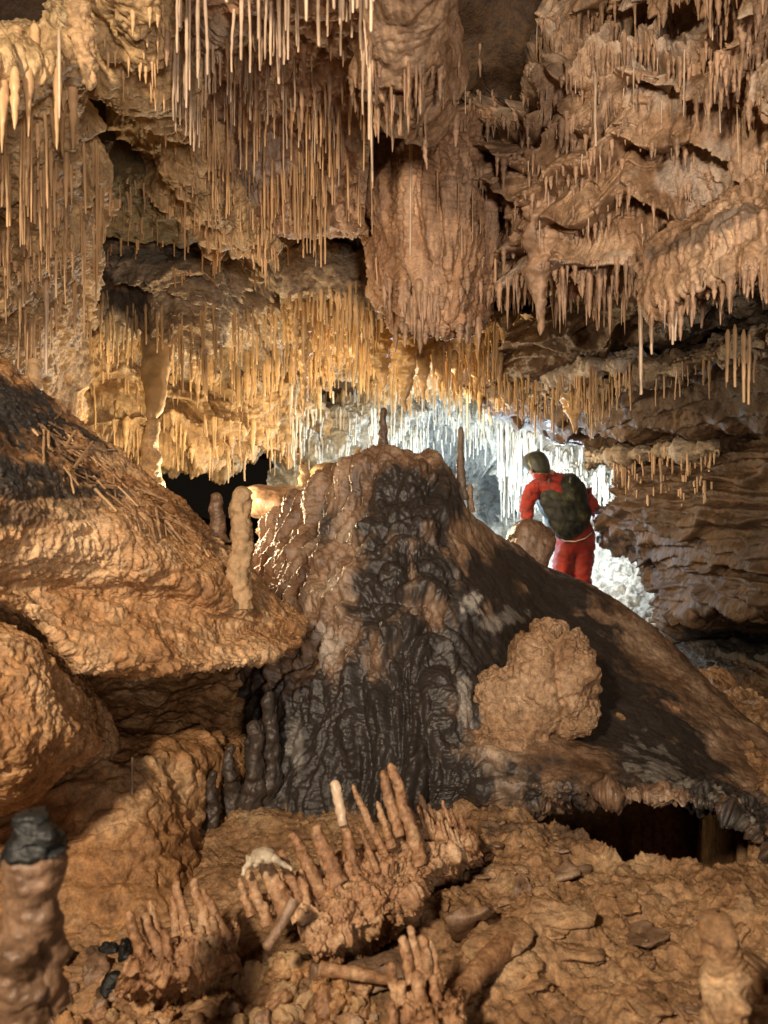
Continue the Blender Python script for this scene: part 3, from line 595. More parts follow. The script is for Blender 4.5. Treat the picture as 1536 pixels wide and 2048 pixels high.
field(R4(715,120,900,240), 40, (.03,.13), (.004,.010), 'stal', 'tierst', 'small stalactite hanging from the rounded pendant at the top centre', 'stalactites under the pendant', -.1, .0)
field([(1200,890),(1430,880),(1430,990),(1260,1000)], 70, (.05,.2), (.004,.008), 'straw', 'straww', 'thin brown straw on the dark right wall beside the bright opening', 'straws on the dark right wall', -.05, .0)
field([(1020,760),(1300,720),(1540,640),(1540,700),(1300,770)], 50, (.05,.22), (.003,.006), 'straw', 'straww', 'thin straw hanging from the slanting ledges of the dark right wall', 'straws of the slanting ledges', -.1, .0)
for px, py, Y, l, w_, lab in [(1456,690,2.9,75,9,'nearest the wall'),(1470,680,2.9,95,8,'second'),(1488,690,2.9,115,9,'longest'),(1499,700,2.9,110,8,'outermost')]:
    one(px, py, Y, l, w_, 'straw', 'straww', 'long thin soda straw in the loose row over the dark right wall', 'row of long straws at the right edge')
g = 'stalactite'
one(1085,430,2.84,242,62,'stal','tierst','largest rosy brown stalactite, sharply pointed, right of the central curtain')
one(838,190,2.16,150,26,'stal','tierst','slender pointed stalactite at the tip of the rounded top centre pendant')
one(157,30,1.85,150,40,'finger','tan','thick pale stalactite at the right end of the top left corner')
one(282,560,3.9,0.1,1,'straw','straww','x') if False else None
for px, py, Y, l, w_, lab in [(757,680,4.9,105,50,'broad amber stalactite left of the row above the mound peak'),(812,680,4.8,145,44,'longest stalactite of the row above the mound peak'),(846,690,4.9,110,34,'narrow stalactite just right of the longest above the mound'),
        (880,690,5.0,95,32,'stalactite in the middle of the row over the right stalagmite'),(912,690,5.0,100,34,'amber stalactite above the tall right stalagmite of the mound'),(948,700,5.1,100,26,'slim stalactite at the right end of the row above the mound'),
        (608,660,4.5,172,24,'dark slender stalactite left of centre in front of the bright wall'),(586,560,4.4,215,20,'thin twin of the dark stalactite hanging left of centre'),(1146,770,4.8,95,46,'dark conical stalactite among the amber straws above the caver')]:
    one(px, py, Y, l, w_, 'stal', 'strawo' if Y > 4.3 else 'tierst', lab)
one(1280,640,2.55,150,10,'straw','strawp','long white soda straw hanging left of the right drapery'); one(1298,640,2.45,70,9,'straw','strawp','short white straw beside the long one left of the right drapery')
one(1345,640,2.35,50,8,'straw','strawp','first of two short white straws under the right drapery'); one(1353,640,2.35,42,8,'straw','strawp','shorter of two white straws under the right drapery')
one(118,110,1.7,125,7,'straw','strawp','lone bluish white straw in the top left corner')
one(93,560,2.7,190,9,'straw','strawp','longest pale straw on the left wall above the ledge')
one(1190,180,2.5,110,8,'straw','strawp','long white straw hanging down the middle of the tiered wall')
one(822,250,2.6,260,7,'straw','strawp','very long thin straw hanging in front of the central curtain')

def rotm(tx, ty, rz):
    return (Matrix.Rotation(tx, 3, 'X') @ Matrix.Rotation(ty, 3, 'Y') @ Matrix.Rotation(rz, 3, 'Z'))
BASE = {}
def place_rec(rec, name, cat):
    key = (rec['k'], int(rec['v']), rec['mat'])
    if key not in BASE:
        V, F = PROTO[rec['k']][rec['v']]; o = mesh_np(name, V, F, M[rec['mat']]); BASE[key] = o
    else: o = BASE[key].copy(); C.objects.link(o); o.name = name
    for kk in list(o.keys()): del o[kk]
    o.location = rec['P']; o.scale = (rec['r'], rec['r'], rec['L']); o.rotation_euler = (rec['tx'], rec['ty'], rec['rz'])
    tag(o, rec['label'], cat, rec['group'])
def emit(kinds, name, cat, stuffname, stufflabel):
    rs = sorted([r for r in REC if r['k'] in kinds], key=lambda r: -(r['s']+(100 if r['group'] is None else 0)))
    for r in rs[:300]: place_rec(r, name, cat)
    rest = rs[300:]
    if not rest: return
    mats = sorted({r['mat'] for r in rest}); Vs, Fs, Ms = [], [], []; off = 0
    for r in rest:
        V, F = PROTO[r['k']][r['v']]; W = (V*np.array([r['r'], r['r'], r['L']])) @ np.array(rotm(r['tx'], r['ty'], r['rz'])).T + r['P']
        Vs.append(W); Fs.append(F+off); off += len(V); Ms += [mats.index(r['mat'])]*len(F)
    o = mesh_np(stuffname, np.concatenate(Vs), np.concatenate(Fs), [M[m] for m in mats], midx=Ms)
    tag(o, stufflabel, cat, kind='stuff')
emit(('straw',), 'soda_straw', 'soda straw', 'distant_soda_straws', 'countless smaller soda straws all over the cave ceiling and far walls')
emit(('stal', 'finger'), 'stalactite', 'stalactite', 'small_stalactites', 'countless smaller stalactites in rows over the tiered flowstone')

# ------------------------------------------------------------------ stalagmites, boulders, broken pieces
def stalagmite(name, base, tip, prof, mat, label, amp=.12, fr=3., seg=40, n=70, parent=None, cat='stalagmite', seed=0., rings=.05, group=None):
    base, tip = np.array(base, float), np.array(tip, float); ax = tip-base; L = np.linalg.norm(ax); z = ax/L
    x = np.cross(z, [0, 1, 0.01]); x /= np.linalg.norm(x); y = np.cross(z, x)
    t = np.concatenate([np.linspace(0, .93, n-10), .93+.07*np.sin(np.linspace(.05, 1, 10)*math.pi/2)]); pr = np.interp(t, [p[0] for p in prof], [p[1] for p in prof])
    a = np.linspace(0, 2*math.pi, seg, endpoint=False)
    cap = np.sqrt(np.clip(1-np.clip((t-.93)/.0705, 0, 1)**2, 0, 1)); pr = pr*np.maximum(cap, .03)
    c = base+np.outer(t, ax)
    wob = np.stack([gn(np.stack([t*4+seed, t*0+1.3, t*0+seed], 1)), gn(np.stack([t*4+seed, t*0+7.3, t*0+seed], 1))], 1)*pr.max()*.35
    c = c+wob[:, :1]*x+wob[:, 1:]*y
    V = (c[:, None, :]+pr[:, None, None]*(np.cos(a)[None, :, None]*x+np.sin(a)[None, :, None]*y)).reshape(-1, 3)
    rad = V-np.repeat(c, seg, 0); R = pr.max()
    k = 1+amp*2*fbm((V-base)/R+seed*3.1, fr*.4, 4, .55)+rings*np.sin(np.repeat(t, seg)*L/R*3+4*gn((V-base)/R*.8+seed))+amp*.5*pop((V-base)/R+seed, fr*.8)
    V = np.repeat(c, seg, 0)+rad*k[:, None]
    i = np.arange(n*seg).reshape(n, seg); j = np.roll(i, -1, axis=1); F = np.stack([i[:-1], j[:-1], j[1:], i[1:]], -1).reshape(-1, 4)
    o = mesh_np(name, V, F, mat, parent); attr(o, 'stain_shade', np.zeros(len(V)))
    return tag(o, label, cat, group) if not parent else o
for i, (P, L, r, kd, mt, lb) in enumerate(BIG):
    pr = [(0, r*.7), (.12, r), (.35, r*.85), (.6, r*.52), (.85, r*.26), (1, r*.12)] if kd == 'stal' else [(0, r*.8), (.2, r), (.7, r*.8), (1, r*.45)]
    stalagmite('stalactite', P, P-np.array([rng.normal(0, .01), 0, L]), pr, M[mt], lb, .34, 2.6, 36, 90, cat='stalactite', seed=50.+i, rings=.05)
def sg(px, pyb, pyt, Y, w_, mat, label, tipx=None, taper=.8, base=1.25, stain_shade=0., **k):
    s = Y/FPX; o = stalagmite('stalagmite', at(px, pyb, Y), at(tipx if tipx is not None else px, pyt, Y), [(0, w_/2*s*base), (.15, w_/2*s), (.8, w_/2*s*taper), (1, w_/2*s*taper*.9)], M[mat], label, **k)
    if stain_shade: o.data.attributes['stain_shade'].data.foreach_set('value', np.full(len(o.data.vertices), stain_shade, np.float32))

sg(480,1215,972,2.46,42,'tan','pale knobbly stalagmite standing on the tip of the left ledge', 482, .95, 1.1, amp=.16, seed=1., rings=.04)
sg(768,945,815,3.72,22,'mound','rusty brown stalagmite on the left side of the mound peak', 765, .55, 1.7, amp=.2, seed=2., stain_shade=.55)
sg(922,1000,853,3.72,21,'mound','slim pointed stalagmite on the right side of the mound peak', 921, .55, 1.2, amp=.1, seed=3., stain_shade=.55)
sg(882,1000,950,3.68,22,'mound','short dark stub left of the slim stalagmite on the peak', 876, .7, 1.5, seed=4.)
sg(941,1025,968,3.75,14,'mound','smallest dark stub just right of the slim stalagmite', 940, .8, 1.2, seed=5.)
sg(68,800,715,2.75,32,'tan','stubby rounded stalagmite at the top of the left slope', 66, .8, 1.4, seed=6.)
sg(433,1085,985,3.05,34,'mound','blurred grey stalagmite behind the pale knobbly one', 431, .7, 1.5, seed=7.)
sg(608,975,928,4.4,24,'gold','tiny stalagmite in the lamplight left of the mound', 610, .7, 1.6, seed=8.)
sg(706,960,895,4.3,22,'gold','crooked thin stalagmite leaning beside the rusty one on the mound', 720, .5, 1.6, seed=8.5)
sg(298,990,835,4.2,46,'gold','short curved column rising from the slope at left', 306, .6, 1.1, seed=9., amp=.1)
one_col = stalagmite('stalactite', at(330,590,4.9), at(304,838,4.2), [(0,.06),(.3,.11),(.65,.08),(1,.035)], M['strawo'], 'thick dark stalactite meeting the short curved column at left', .1, 3., cat='stalactite', seed=11.)
sg(1452,2120,1822,1.12,84,'mud','pale broken stalagmite in the bottom right corner', 1438, .75, 1.2, amp=.22, seed=12.)
for k, (px, pb, ptop, Y, w_, lab) in enumerate([(505,1650,1440,2.62,46,'tallest dark fluted column at the left foot of the mound'),(462,1660,1490,2.6,34,'dark column just left of the tallest one at the mound foot'),(545,1640,1380,2.66,40,'brown column right of the tallest one at the mound foot'),(425,1680,1540,2.5,26,'outermost small dark column at the mound foot')]):
    sg(px, pb, ptop, Y, w_, 'mound', lab, px+rng.uniform(-4,4), .6, 1.7, amp=.26, seed=20.+k, stain_shade=.85 if k < 4 else .45)
# foreground stalagmite with its black cap
def cap_stalagmite():
    Y = .98; s = Y/FPX; e = empty('capped_stalagmite', at(70,2000,Y), 'blurred tan stalagmite with a shiny black cap in the bottom left corner', 'stalagmite')
    loc = Vector(at(70,2000,Y)); 
    def ch(n, b, t, pr, m, sd, **k):
        o = stalagmite(n, np.array(b)-np.array(loc), np.array(t)-np.array(loc), pr, m, None, parent=e, seed=sd, **k); return o
    ch('shaft', at(70,2010,Y), at(68,1690,Y), [(0,58*s),(.5,50*s),(1,50*s)], M['mound'], 1.5, amp=.12)
    ch('shaft', at(40,2060,Y-.03), at(38,1870,Y-.03), [(0,44*s),(1,40*s)], M['mound'], 2.5, amp=.12)
    ch('black_cap', at(67,1722,Y), at(66,1622,Y), [(0,49*s),(.2,52*s),(.55,47*s),(.8,38*s),(1,26*s)], M['black'], 3.5, amp=.2)
cap_stalagmite()

def blob(name, c, rad, disp, mat, label, cat, res=90, group=None, rot=0., parent=None, V0=None):
    th = np.linspace(.02, math.pi-.02, res); ph = np.linspace(0, 2*math.pi, res*2, endpoint=False)
    T, H = np.meshgrid(th, ph, indexing='ij'); D = np.stack([np.sin(T)*np.cos(H), np.sin(T)*np.sin(H), np.cos(T)], -1).reshape(-1, 3)
    D2 = np.sign(D)*np.abs(D)**.75; P = D2*np.array(rad); c_, s_ = math.cos(rot), math.sin(rot)
    P = np.stack([P[:,0]*c_+P[:,2]*s_, P[:,1], -P[:,0]*s_+P[:,2]*c_], 1)+np.array(c); N = (P-np.array(c)); N /= np.linalg.norm(N, axis=1)[:, None]
    V = P+N*disp(P)[:, None]; i = np.arange(res*res*2).reshape(res, res*2); j = np.roll(i, -1, axis=1)
    F = np.stack([i[:-1], i[1:], j[1:], j[:-1]], -1).reshape(-1, 4)
    return V, F
def blobs(name, specs, disp, mat, label, cat, res=90, group=None):
    Vs, Fs, off = [], [], 0
    for c, rad, rot in specs:
        V, F = blob(name, c, rad, disp, mat, label, cat, res, rot=rot); Vs.append(V); Fs.append(F+off); off += len(V)
    o = mesh_np(name, np.concatenate(Vs), np.concatenate(Fs), mat); attr(o, 'stain_shade', np.zeros(off)); return tag(o, label, cat, group)
blobs('boulder', [(at(1100,1355,2.72), (.125,.13,.18), .10), (at(1020,1435,2.72), (.15,.13,.16), .25), (at(980,1505,2.62), (.11,.1,.085), .1), (at(1120,1415,2.68), (.10,.1,.08), 0)],
      lambda P: .045*fbm(P, 5, 8, .60)+.012*pop(P, 20)+.014*pop(P, 34)*np.clip((P[:,2]-at(0,1440,2.72)[2])*8+.5, .2, 1)-.03*vein(P, 5, 1., .08), M['popcorn'], 'crumbly orange boulder stuck on the right flank of the mound', 'boulder', 150)
blobs('boulder', [(at(1060,1095,4.0), (.12,.12,.14), .3)], lambda P: .02*fbm(P, 6, 5)+.006*pop(P, 30), M['mound'], 'smooth rounded hump of rock in front of the caver', 'boulder', 90)
blobs('boulder', [(at(665,955,4.6), (.13,.14,.09), .0)], lambda P: .03*fbm(P, 6, 5), M['gold'], 'small lamplit boulder left of the mound peak', 'boulder', 70)
blobs('boulder', [(at(560,1010,5.0), (.26,.3,.12), .15)], lambda P: .04*fbm(P, 4, 5), M['mound'], 'low brown boulder between the ledge and the mound', 'boulder', 70)
for k, (px, py, Y, r, lab) in enumerate([(440,1125,2.42,.022,'upper'),(450,1150,2.40,.020,''),(425,1128,2.42,.016,''),(395,1150,2.36,.014,'')]): pass
for k, (px, py, r, lab) in enumerate([(1240,1432,.02,'lone flake of stone on the black part of the right slope'),(1350,1418,.018,'small stone on the brown strip of the right slope')]):
    P, N = surf(px, py); blobs('stone', [(P+N*.006, (r, r*.8, r*.5), .5)], lambda P: .004*fbm(P, 60, 3), M['mud'], lab, 'stone', 24)

# fallen straws on the slope of the ledge
def stick(name, a, b, r, mat, label, cat, group=None, parent=None, seed=0.):
    a, b = np.array(a, float), np.array(b, float)
    return stalagmite(name, a, b, [(0, r*1.1), (.5, r), (1, r*.85)], mat, label, .12, 2.5, 10, 26, parent, cat, seed, .03, group)
cnt = 0
while cnt < 120:
    px, py = rng.uniform(50, 440), rng.uniform(800, 1100)
    if not inside(px, py, [(60,815),(150,870),(250,950),(340,1010),(440,1085),(420,1100),(300,1040),(180,970),(60,890)]): continue
    an = rng.normal(.72, .35) if rng.random() < .75 else rng.uniform(-1.4, 1.6); l = rng.uniform(14, 75)
    A, NA = surf(px, py); B, NB = surf(px+math.cos(an)*l, py+math.sin(an)*l)
    if A is None or B is None or abs(A[1]-B[1]) > .35: continue
    if np.linalg.norm(A-B) > .4: continue
    stick('fallen_straw', A+NA*.002, B+NB*.004, rng.uniform(.0015,.0045), M['straww' if rng.random() < .35 else 'mud'], 'broken piece of soda straw lying on the muddy slope of the left ledge', 'fallen straw', 'broken straws on the slope', seed=cnt*1.7); cnt += 1

# ------------------------------------------------------------------ broken formation lying in the foreground
def relsheet(name, rows, disp, mat, parent, loc, step=2.6):
    o, V, N = patch(name, rows, disp, mat, step, kind=None); o.parent = parent; o.location = -Vector(loc); return o
def px3(t): return at(*t)
def formation(name, label, loc, rows, fingers, extra, mat, fm):
    e = empty(name, Vector(loc), label, 'rock formation'); Lc = np.array(loc)
    if rows: relsheet('broken_base', rows, lambda P, N: .030*fbm(P, 16, 6, .65)+.006*pop(P, 60, 1.), mat, e, loc)
    for i, (tx, ty, bx, by, w_, Y) in enumerate(fingers):
        s = Y/FPX; d = np.array([bx-tx, by-ty], float); d /= np.linalg.norm(d); 
        b = at(bx+d[0]*14, by+d[1]*14, Y+.01); t = at(tx, ty, Y+.02+rng.uniform(0, .05))
        r = w_*.48*s; o = stalagmite('broken_stalactite', b-Lc, t-Lc, [(0, r*1.25), (.3, r*1.05), (.8, r*.85), (1, r*(.5 if w_ < 20 else .7))], M[fm], None, .16, 3., 20, 44, e, seed=i*2.3+bx*.01, rings=.05)
    for f in extra: f(e, Lc)
    return e
F1 = [(679,1612,703,1715,21,1.74),(704,1569,761,1693,15,1.80),(765,1540,794,1660,23,1.84),(780,1526,838,1712,24,1.82),(819,1613,843,1686,11,1.86),(754,1602,779,1682,15,1.8),(582,1664,637,1777,25,1.66),(630,1650,672,1755,31,1.68),
  (719,1657,750,1733,12,1.72),(525,1706,575,1830,38,1.62),(495,1737,530,1835,22,1.60),(477,1755,498,1821,15,1.58),(672,1735,652,1817,25,1.64),(600,1737,615,1813,17,1.6),(560,1700,600,1800,22,1.66),(800,1600,822,1690,13,1.86),(812,1640,850,1730,14,1.84),
  (640,1600+90,660,1790,18,1.7),(700,1700,722,1770,16,1.7),(735,1690,760,1760,15,1.74),(770,1700,792,1765,14,1.78)]
for i in range(52):                                     # the short stubs along the lower edge
    t = i/51; ex, ey = np.interp(t, [0,.3,.6,.8,1], [618,705,800,852,945]), np.interp(t, [0,.3,.6,.8,1], [1905,1855,1795,1728,1683]); off = rng.uniform(0, 80)
    ex -= off*.35; ey -= off*.9; l = rng.uniform(28, 62); F1.append((ex-l*.28, ey-l, ex+3, ey+6, rng.uniform(8, 18), np.interp(t, [0,1], [1.56,2.0])+off*.0012))
for i in range(12): F1.append((838+i*7+rng.uniform(-3,3), 1620+i*5+rng.uniform(-12,8), 856+i*7, 1690+i*2, rng.uniform(8,14), 1.95))
WR = [[(640,1960,1.78),(730,1910,1.88),(820,1845,1.98),(870,1780,2.08),(960,1720,2.2)],
 [(628,1922,1.56),(721,1872,1.63),(812,1808,1.73),(862,1743,1.86),(950,1692,2.02)],
 [(610,1885,1.54),(708,1840,1.62),(800,1785,1.72),(852,1725,1.86),(945,1678,2.02)],
 [(560,1830,1.62),(660,1780,1.68),(765,1735,1.77),(835,1695,1.9),(925,1660,2.06)],
 [(520,1800,1.72),(640,1740,1.78),(750,1700,1.87),(820,1670,1.98),(910,1645,2.12)],
 [(520,1860,2.0),(640,1820,2.1),(750,1780,2.15),(820,1750,2.2),(910,1720,2.35)]]
def whitecap(e, Lc):
    c = at(525,1712,1.60)
    V, F = blob('', c-Lc, (.024,.022,.013), lambda P: .005*fbm(P, 18, 4), None, '', '', 40); o = mesh_np('white_calcite_cap', V, F, M['white'], e)
    for (a, b, r) in (((503,1715,1.6),(484,1752,1.585),.0075),((545,1715,1.585),(584,1742,1.575),.0065),((520,1715,1.58),(508,1735,1.57),.008)):
        stalagmite('calcite_run', at(*a)-Lc, at(*b)-Lc, [(0,r*1.6),(.3,r),(1,r*.55)], M['white'], None, .08, 2., 16, 30, e, seed=a[0])
def whitetip(e, Lc):
    stalagmite('white_calcite_tip', at(688,1650,1.745)-Lc, at(668,1560,1.775)-Lc, [(0,.010),(.7,.0125),(1,.010)], M['strawp'], None, .12, 3., 20, 30, e, seed=4.4)
formation('broken_formation', 'fallen slab bristling with broken orange stalactites and one white cap', at(760,1800,1.8), WR, F1, [whitecap, whitetip], M['broken'], 'broken')
F2 = [(255,1822,300,1960,26,1.5),(285,1826,335,1950,26,1.52),(352,1760,378,1880,22,1.6),(385,1757,420,1880,24,1.6),(405,1775,450,1870,18,1.6),(372,1850,388,1930,22,1.55),(325,1860,350,1950,20,1.5),(425,1830,440,1920,20,1.58),(400,1850,410,1930,24,1.56),(345,1790,352,1860,16,1.6),(300,1800,318,1880,16,1.56),(448,1850,462,1930,18,1.58)]
W2 = [[(230,1990,1.7),(330,1990,1.75),(420,1985,1.8),(500,1970,1.9)],[(235,1960,1.5),(330,1965,1.5),(410,1945,1.54),(480,1925,1.62)],[(260,1930,1.5),(340,1930,1.5),(410,1900,1.55),(475,1880,1.64)],[(280,1915,1.65),(350,1900,1.65),(410,1870,1.7),(470,1860,1.8)],[(280,1960,1.9),(350,1950,1.9),(410,1930,1.95),(470,1910,2.)]]
formation('broken_formation', 'clump of dim brown broken stalactites left of the fallen slab', at(360,1930,1.6), W2, F2, [], M['broken'], 'broken')
F3 = [(782,1925,800,2060,24,1.28),(806,1870,835,2040,26,1.3),(820,1850,850,1990,20,1.33),(845,1870,862,1990,22,1.34),(862,1880,880,1980,18,1.35),(800,1960,812,2080,26,1.24),(835,1940,850,2080,30,1.24),(868,1950,880,2080,24,1.26),(893,1975,905,2080,20,1.28),(785,2000,790,2100,22,1.2),(915,2000,925,2090,18,1.28),(820,2000,825,2100,22,1.2),(858,2005,866,2100,20,1.2)]
W3 = [[(760,2140,1.4),(830,2140,1.45),(930,2140,1.5)],[(770,2090,1.2),(840,2085,1.2),(940,2090,1.24)],[(780,2040,1.24),(845,2030,1.24),(930,2040,1.28)],[(790,2000,1.38),(850,1990,1.4),(920,2010,1.42)],[(790,2080,1.6),(850,2080,1.6),(920,2080,1.6)]]
formation('broken_formation', 'cluster of upright tan broken stalactites at the bottom centre', at(840,2060,1.3), W3, F3, [], M['broken'], 'broken')
stick('broken_stalactite', at(592,1800,1.5), at(530,1900,1.46), .011, M['mound'], 'dark broken stalactite leaning against the fallen slab', 'broken stalactite', seed=3.)
stick('broken_stalactite', at(640,1935,1.5), at(790,1962,1.52), .012, M['broken'], 'broken stalactite lying flat below the fallen slab', 'broken stalactite', seed=5.)
stick('broken_stalactite', at(1015,1880,1.62), at(900,2010,1.4), .021, M['broken'], 'thick pinkish broken stalactite lying right of the bottom cluster', 'broken stalactite', seed=7.)
stick('broken_stalactite', at(265,1515,2.2), at(262,1690,2.15), .0035, M['mound'], 'thin dark rod of calcite standing against the lower left wall', 'broken stalactite', seed=8.)

# loose stones: prototypes copied over the floor
def chunk_mesh(k, flat, mat):
    V, F = blob('', (0,0,0), (1, .8, flat), lambda P: .38*fbm(P+k*9.1, .9, 4, .6)-.12*vein(P+k*3, 1.2, 1., .15), None, '', '', 16)
    o = mesh_np('stone', V, F, mat, smooth=True); attr(o, 'stain_shade', np.zeros(len(V))); return o
PR = {}
def scatter(poly, n, r, flat, mats, label, group, cat='stone', sink=.3):
    xs = [p[0] for p in poly]; ys = [p[1] for p in poly]; d = 0
    while d < n:
        px, py = rng.uniform(min(xs), max(xs)), rng.uniform(min(ys), max(ys))
        if not inside(px, py, poly): continue
        P, N = surf(px, py)
        if P is None or N[2] < .2: d += .2; continue
        mt = mats[rng.integers(len(mats))]; key = (flat, int(rng.integers(5)), mt)
        if key not in PR: o = PR[key] = chunk_mesh(key[1], flat, M[mt])
        else: o = PR[key].copy(); C.objects.link(o); o.name = 'stone'
        rr = rng.uniform(*r)**1.0*rng.uniform(.6, 1); o.location = P+np.array([0, 0, rr*flat*sink]); o.scale = (rr, rr*rng.uniform(.6,1.1), rr*rng.uniform(.7,1.3))
        o.rotation_euler = (rng.normal(0, .35), rng.normal(0, .35), rng.uniform(0, 6.28)); tag(o, label, cat, group); d += 1
scatter([(900,1640),(1150,1640),(1300,1720),(1600,1830),(1600,2060),(900,2060),(760,1900)], 150, (.006,.028), .28, ['mud','mud','popcorn'], 'thin muddy flake of stone on the rubble floor at lower right', 'stone flakes on the floor')
scatter([(100,1960),(480,1900),(640,1940),(780,2000),(780,2080),(100,2080)], 110, (.014,.045), .6, ['broken','tan','ochre','mound'], 'angular piece of broken calcite in the heap at lower left', 'broken calcite heap')
scatter([(0,1930),(250,1890),(250,2080),(0,2080)], 30, (.02,.05), .6, ['mound','dark','black'], 'dark blurred stone around the capped stalagmite', 'dark stones at lower left')

scatter([(900,1660),(1150,1660),(1300,1740),(1560,1850),(1560,2050),(960,2050)], 26, (.035,.085), .16, ['mud','mud','mound'], 'broad flat mud slab lying on the rubble floor at lower right', 'mud slabs on the floor', 'slab', sink=.1)
for px, py, r, rz, lab, mt in [(1000,1900,.085,.6,'pinkish flat slab beside the thick broken stalactite','mud'),(760,1960,.09,.3,'smooth mud slab under the fallen bristling slab','mound'),(1130,1850,.07,-.2,'cracked mud slab in the middle of the rubble floor','mud')]:
    P, N = surf(px, py)
    V, F = blob('', (0,0,0), (r, r*.55, .012), lambda P: .010*fbm(P, 14, 5, .6), None, '', '', 40); o = mesh_np('mud_slab', V, F, M[mt]); attr(o, 'stain_shade', np.full(len(V), .25 if mt == 'mound' else 0.))
    o.location = P+np.array([0,0,.022]); o.rotation_euler = (.12,-.1,rz); tag(o, lab, 'slab')
# ------------------------------------------------------------------ the caver
def skin(name, pts, edges, mats, parent, loc, sub=2):
    me = bpy.data.meshes.new(name); me.from_pydata([Vector(p[0])-Vector(loc) for p in pts], edges, []); o = bpy.data.objects.new(name, me); C.objects.link(o)
    o.modifiers.new('skin', 'SKIN'); s = o.modifiers.new('sub', 'SUBSURF'); s.levels = s.render_levels = sub
    if not me.skin_vertices: me.skin_vertices.new() if hasattr(me.skin_vertices, 'new') else None
    for v, p in zip(me.skin_vertices[0].data, pts): v.radius = p[1] if isinstance(p[1], tuple) else (p[1], p[1])
    me.skin_vertices[0].data[0].use_root = True
    dg = bpy.context.evaluated_depsgraph_get(); dg.update(); m2 = bpy.data.meshes.new_from_object(o.evaluated_get(dg))
    o.modifiers.clear(); o.data = m2; m2.name = name
    for m in mats: m2.materials.append(m)
    for p in m2.polygons: p.use_smooth = True
    if parent: o.parent = parent
    return o
M['red'] = plain('red_suit_cloth', (.27,.020,.010), .7, .45, 9, .6, .006); M['skin'] = plain('skin', (.45,.25,.17), .5, .1)
M['helmet'] = plain('helmet_shell', (.045,.05,.035), .4, .3, 14); M['vest'] = plain('dark_vest_cloth', (.012,.015,.007), .7, .5, 10, .6, .008)
M['hem'] = plain('pale_hem', (.6,.58,.45), .6, .1); M['glove'] = plain('grey_glove', (.10,.10,.09), .7, .2)
def vest_mat():
    m, nt, b = nodes_mat('muddy_vest'); n = noise(nt, 7, 5, .7); nt.links.new(ramp(nt, n, [(.50,(.008,.010,.005)),(.60,(.035,.035,.012)),(.72,(.12,.105,.045))]), b.inputs['Base Color']); b.inputs['Roughness'].default_value = .6
    bp = nt.nodes.new('ShaderNodeBump'); bp.inputs['Strength'].default_value = .5; bp.inputs['Distance'].default_value = .01; nt.links.new(noise(nt, 14, 4, .6), bp.inputs['Height']); nt.links.new(bp.outputs[0], b.inputs['Normal']); return m
M['vest'] = vest_mat()
Yp = 6.35
root = at(1150,1290,Yp+.1)
person = empty('person', root, 'caver in red suit, black muddy vest and dark cap bending forward, seen from behind', 'person')
A = lambda px, py, dy=0.: at(px, py, Yp+dy)
J = [(A(1153,1082,.08),(.135,.12)), (A(1143,1045,.04),(.165,.13)), (A(1126,1005,0),(.205,.13)), (A(1110,975,-.06),(.175,.115)), (A(1088,955,-.13),(.095,.085)), (A(1079,946,-.16),(.062,.06)),
     (A(1073,933,-.18),(.082,.088)), (A(1073,918,-.18),(.066,.066)),
     (A(1068,975,-.10),.085), (A(1054,1000,-.12),.066), (A(1054,1030,-.18),.058), (A(1056,1055,-.26),.048), (A(1062,1078,-.34),.036),
     (A(1150,978,.02),.095), (A(1178,1000,.06),.066), (A(1191,1022,.05),.054), (A(1197,1048,0),.042), (A(1201,1060,-.02),.032),
     (A(1132,1102,.06),.105), (A(1121,1150,-.05),.082), (A(1119,1205,.05),.07), (A(1115,1262,.12),.055), (A(1103,1278,-.08),.045),
     (A(1166,1102,.08),.112), (A(1160,1155,-.02),.098), (A(1164,1205,.08),.084), (A(1167,1268,.16),.06), (A(1173,1284,-.04),.045)]
E = [(0,1),(1,2),(2,3),(3,4),(4,5),(5,6),(6,7),(3,8),(8,9),(9,10),(10,11),(11,12),(3,13),(13,14),(14,15),(15,16),(16,17),(0,18),(18,19),(19,20),(20,21),(21,22),(0,23),(23,24),(24,25),(25,26),(26,27)]
M['red'].node_tree.nodes['Principled BSDF'].inputs['Sheen Weight'].default_value = .15
body = skin('body', J, E, [M['skin'], M['red']], person, root, 3)
zneck = (A(1085,951,0)-root)[2]
for p in body.data.polygons: p.material_index = 0 if p.center[2] > zneck and p.center[0] < (A(1100,950)-root)[0] else 1
# vest: a shell over the trunk
V, F = blob('', A(1127,1015,-.085)-root, (.238,.135,.275), lambda P: .016*fbm(P, 6, 4, .55)-.012*vein(P*np.array([1,1,2]), 5, 1., .15), None, '', '', 64, rot=-.30)
taper = np.clip(.86+(V[:,2]-(A(1128,1018)-root)[2])*.75, .6, 1.06); V[:,0] = (V[:,0]-(A(1140,1018)-root)[0])*taper+(A(1140,1018)-root)[0]
vest = mesh_np('vest', V, F, M['vest'], person)

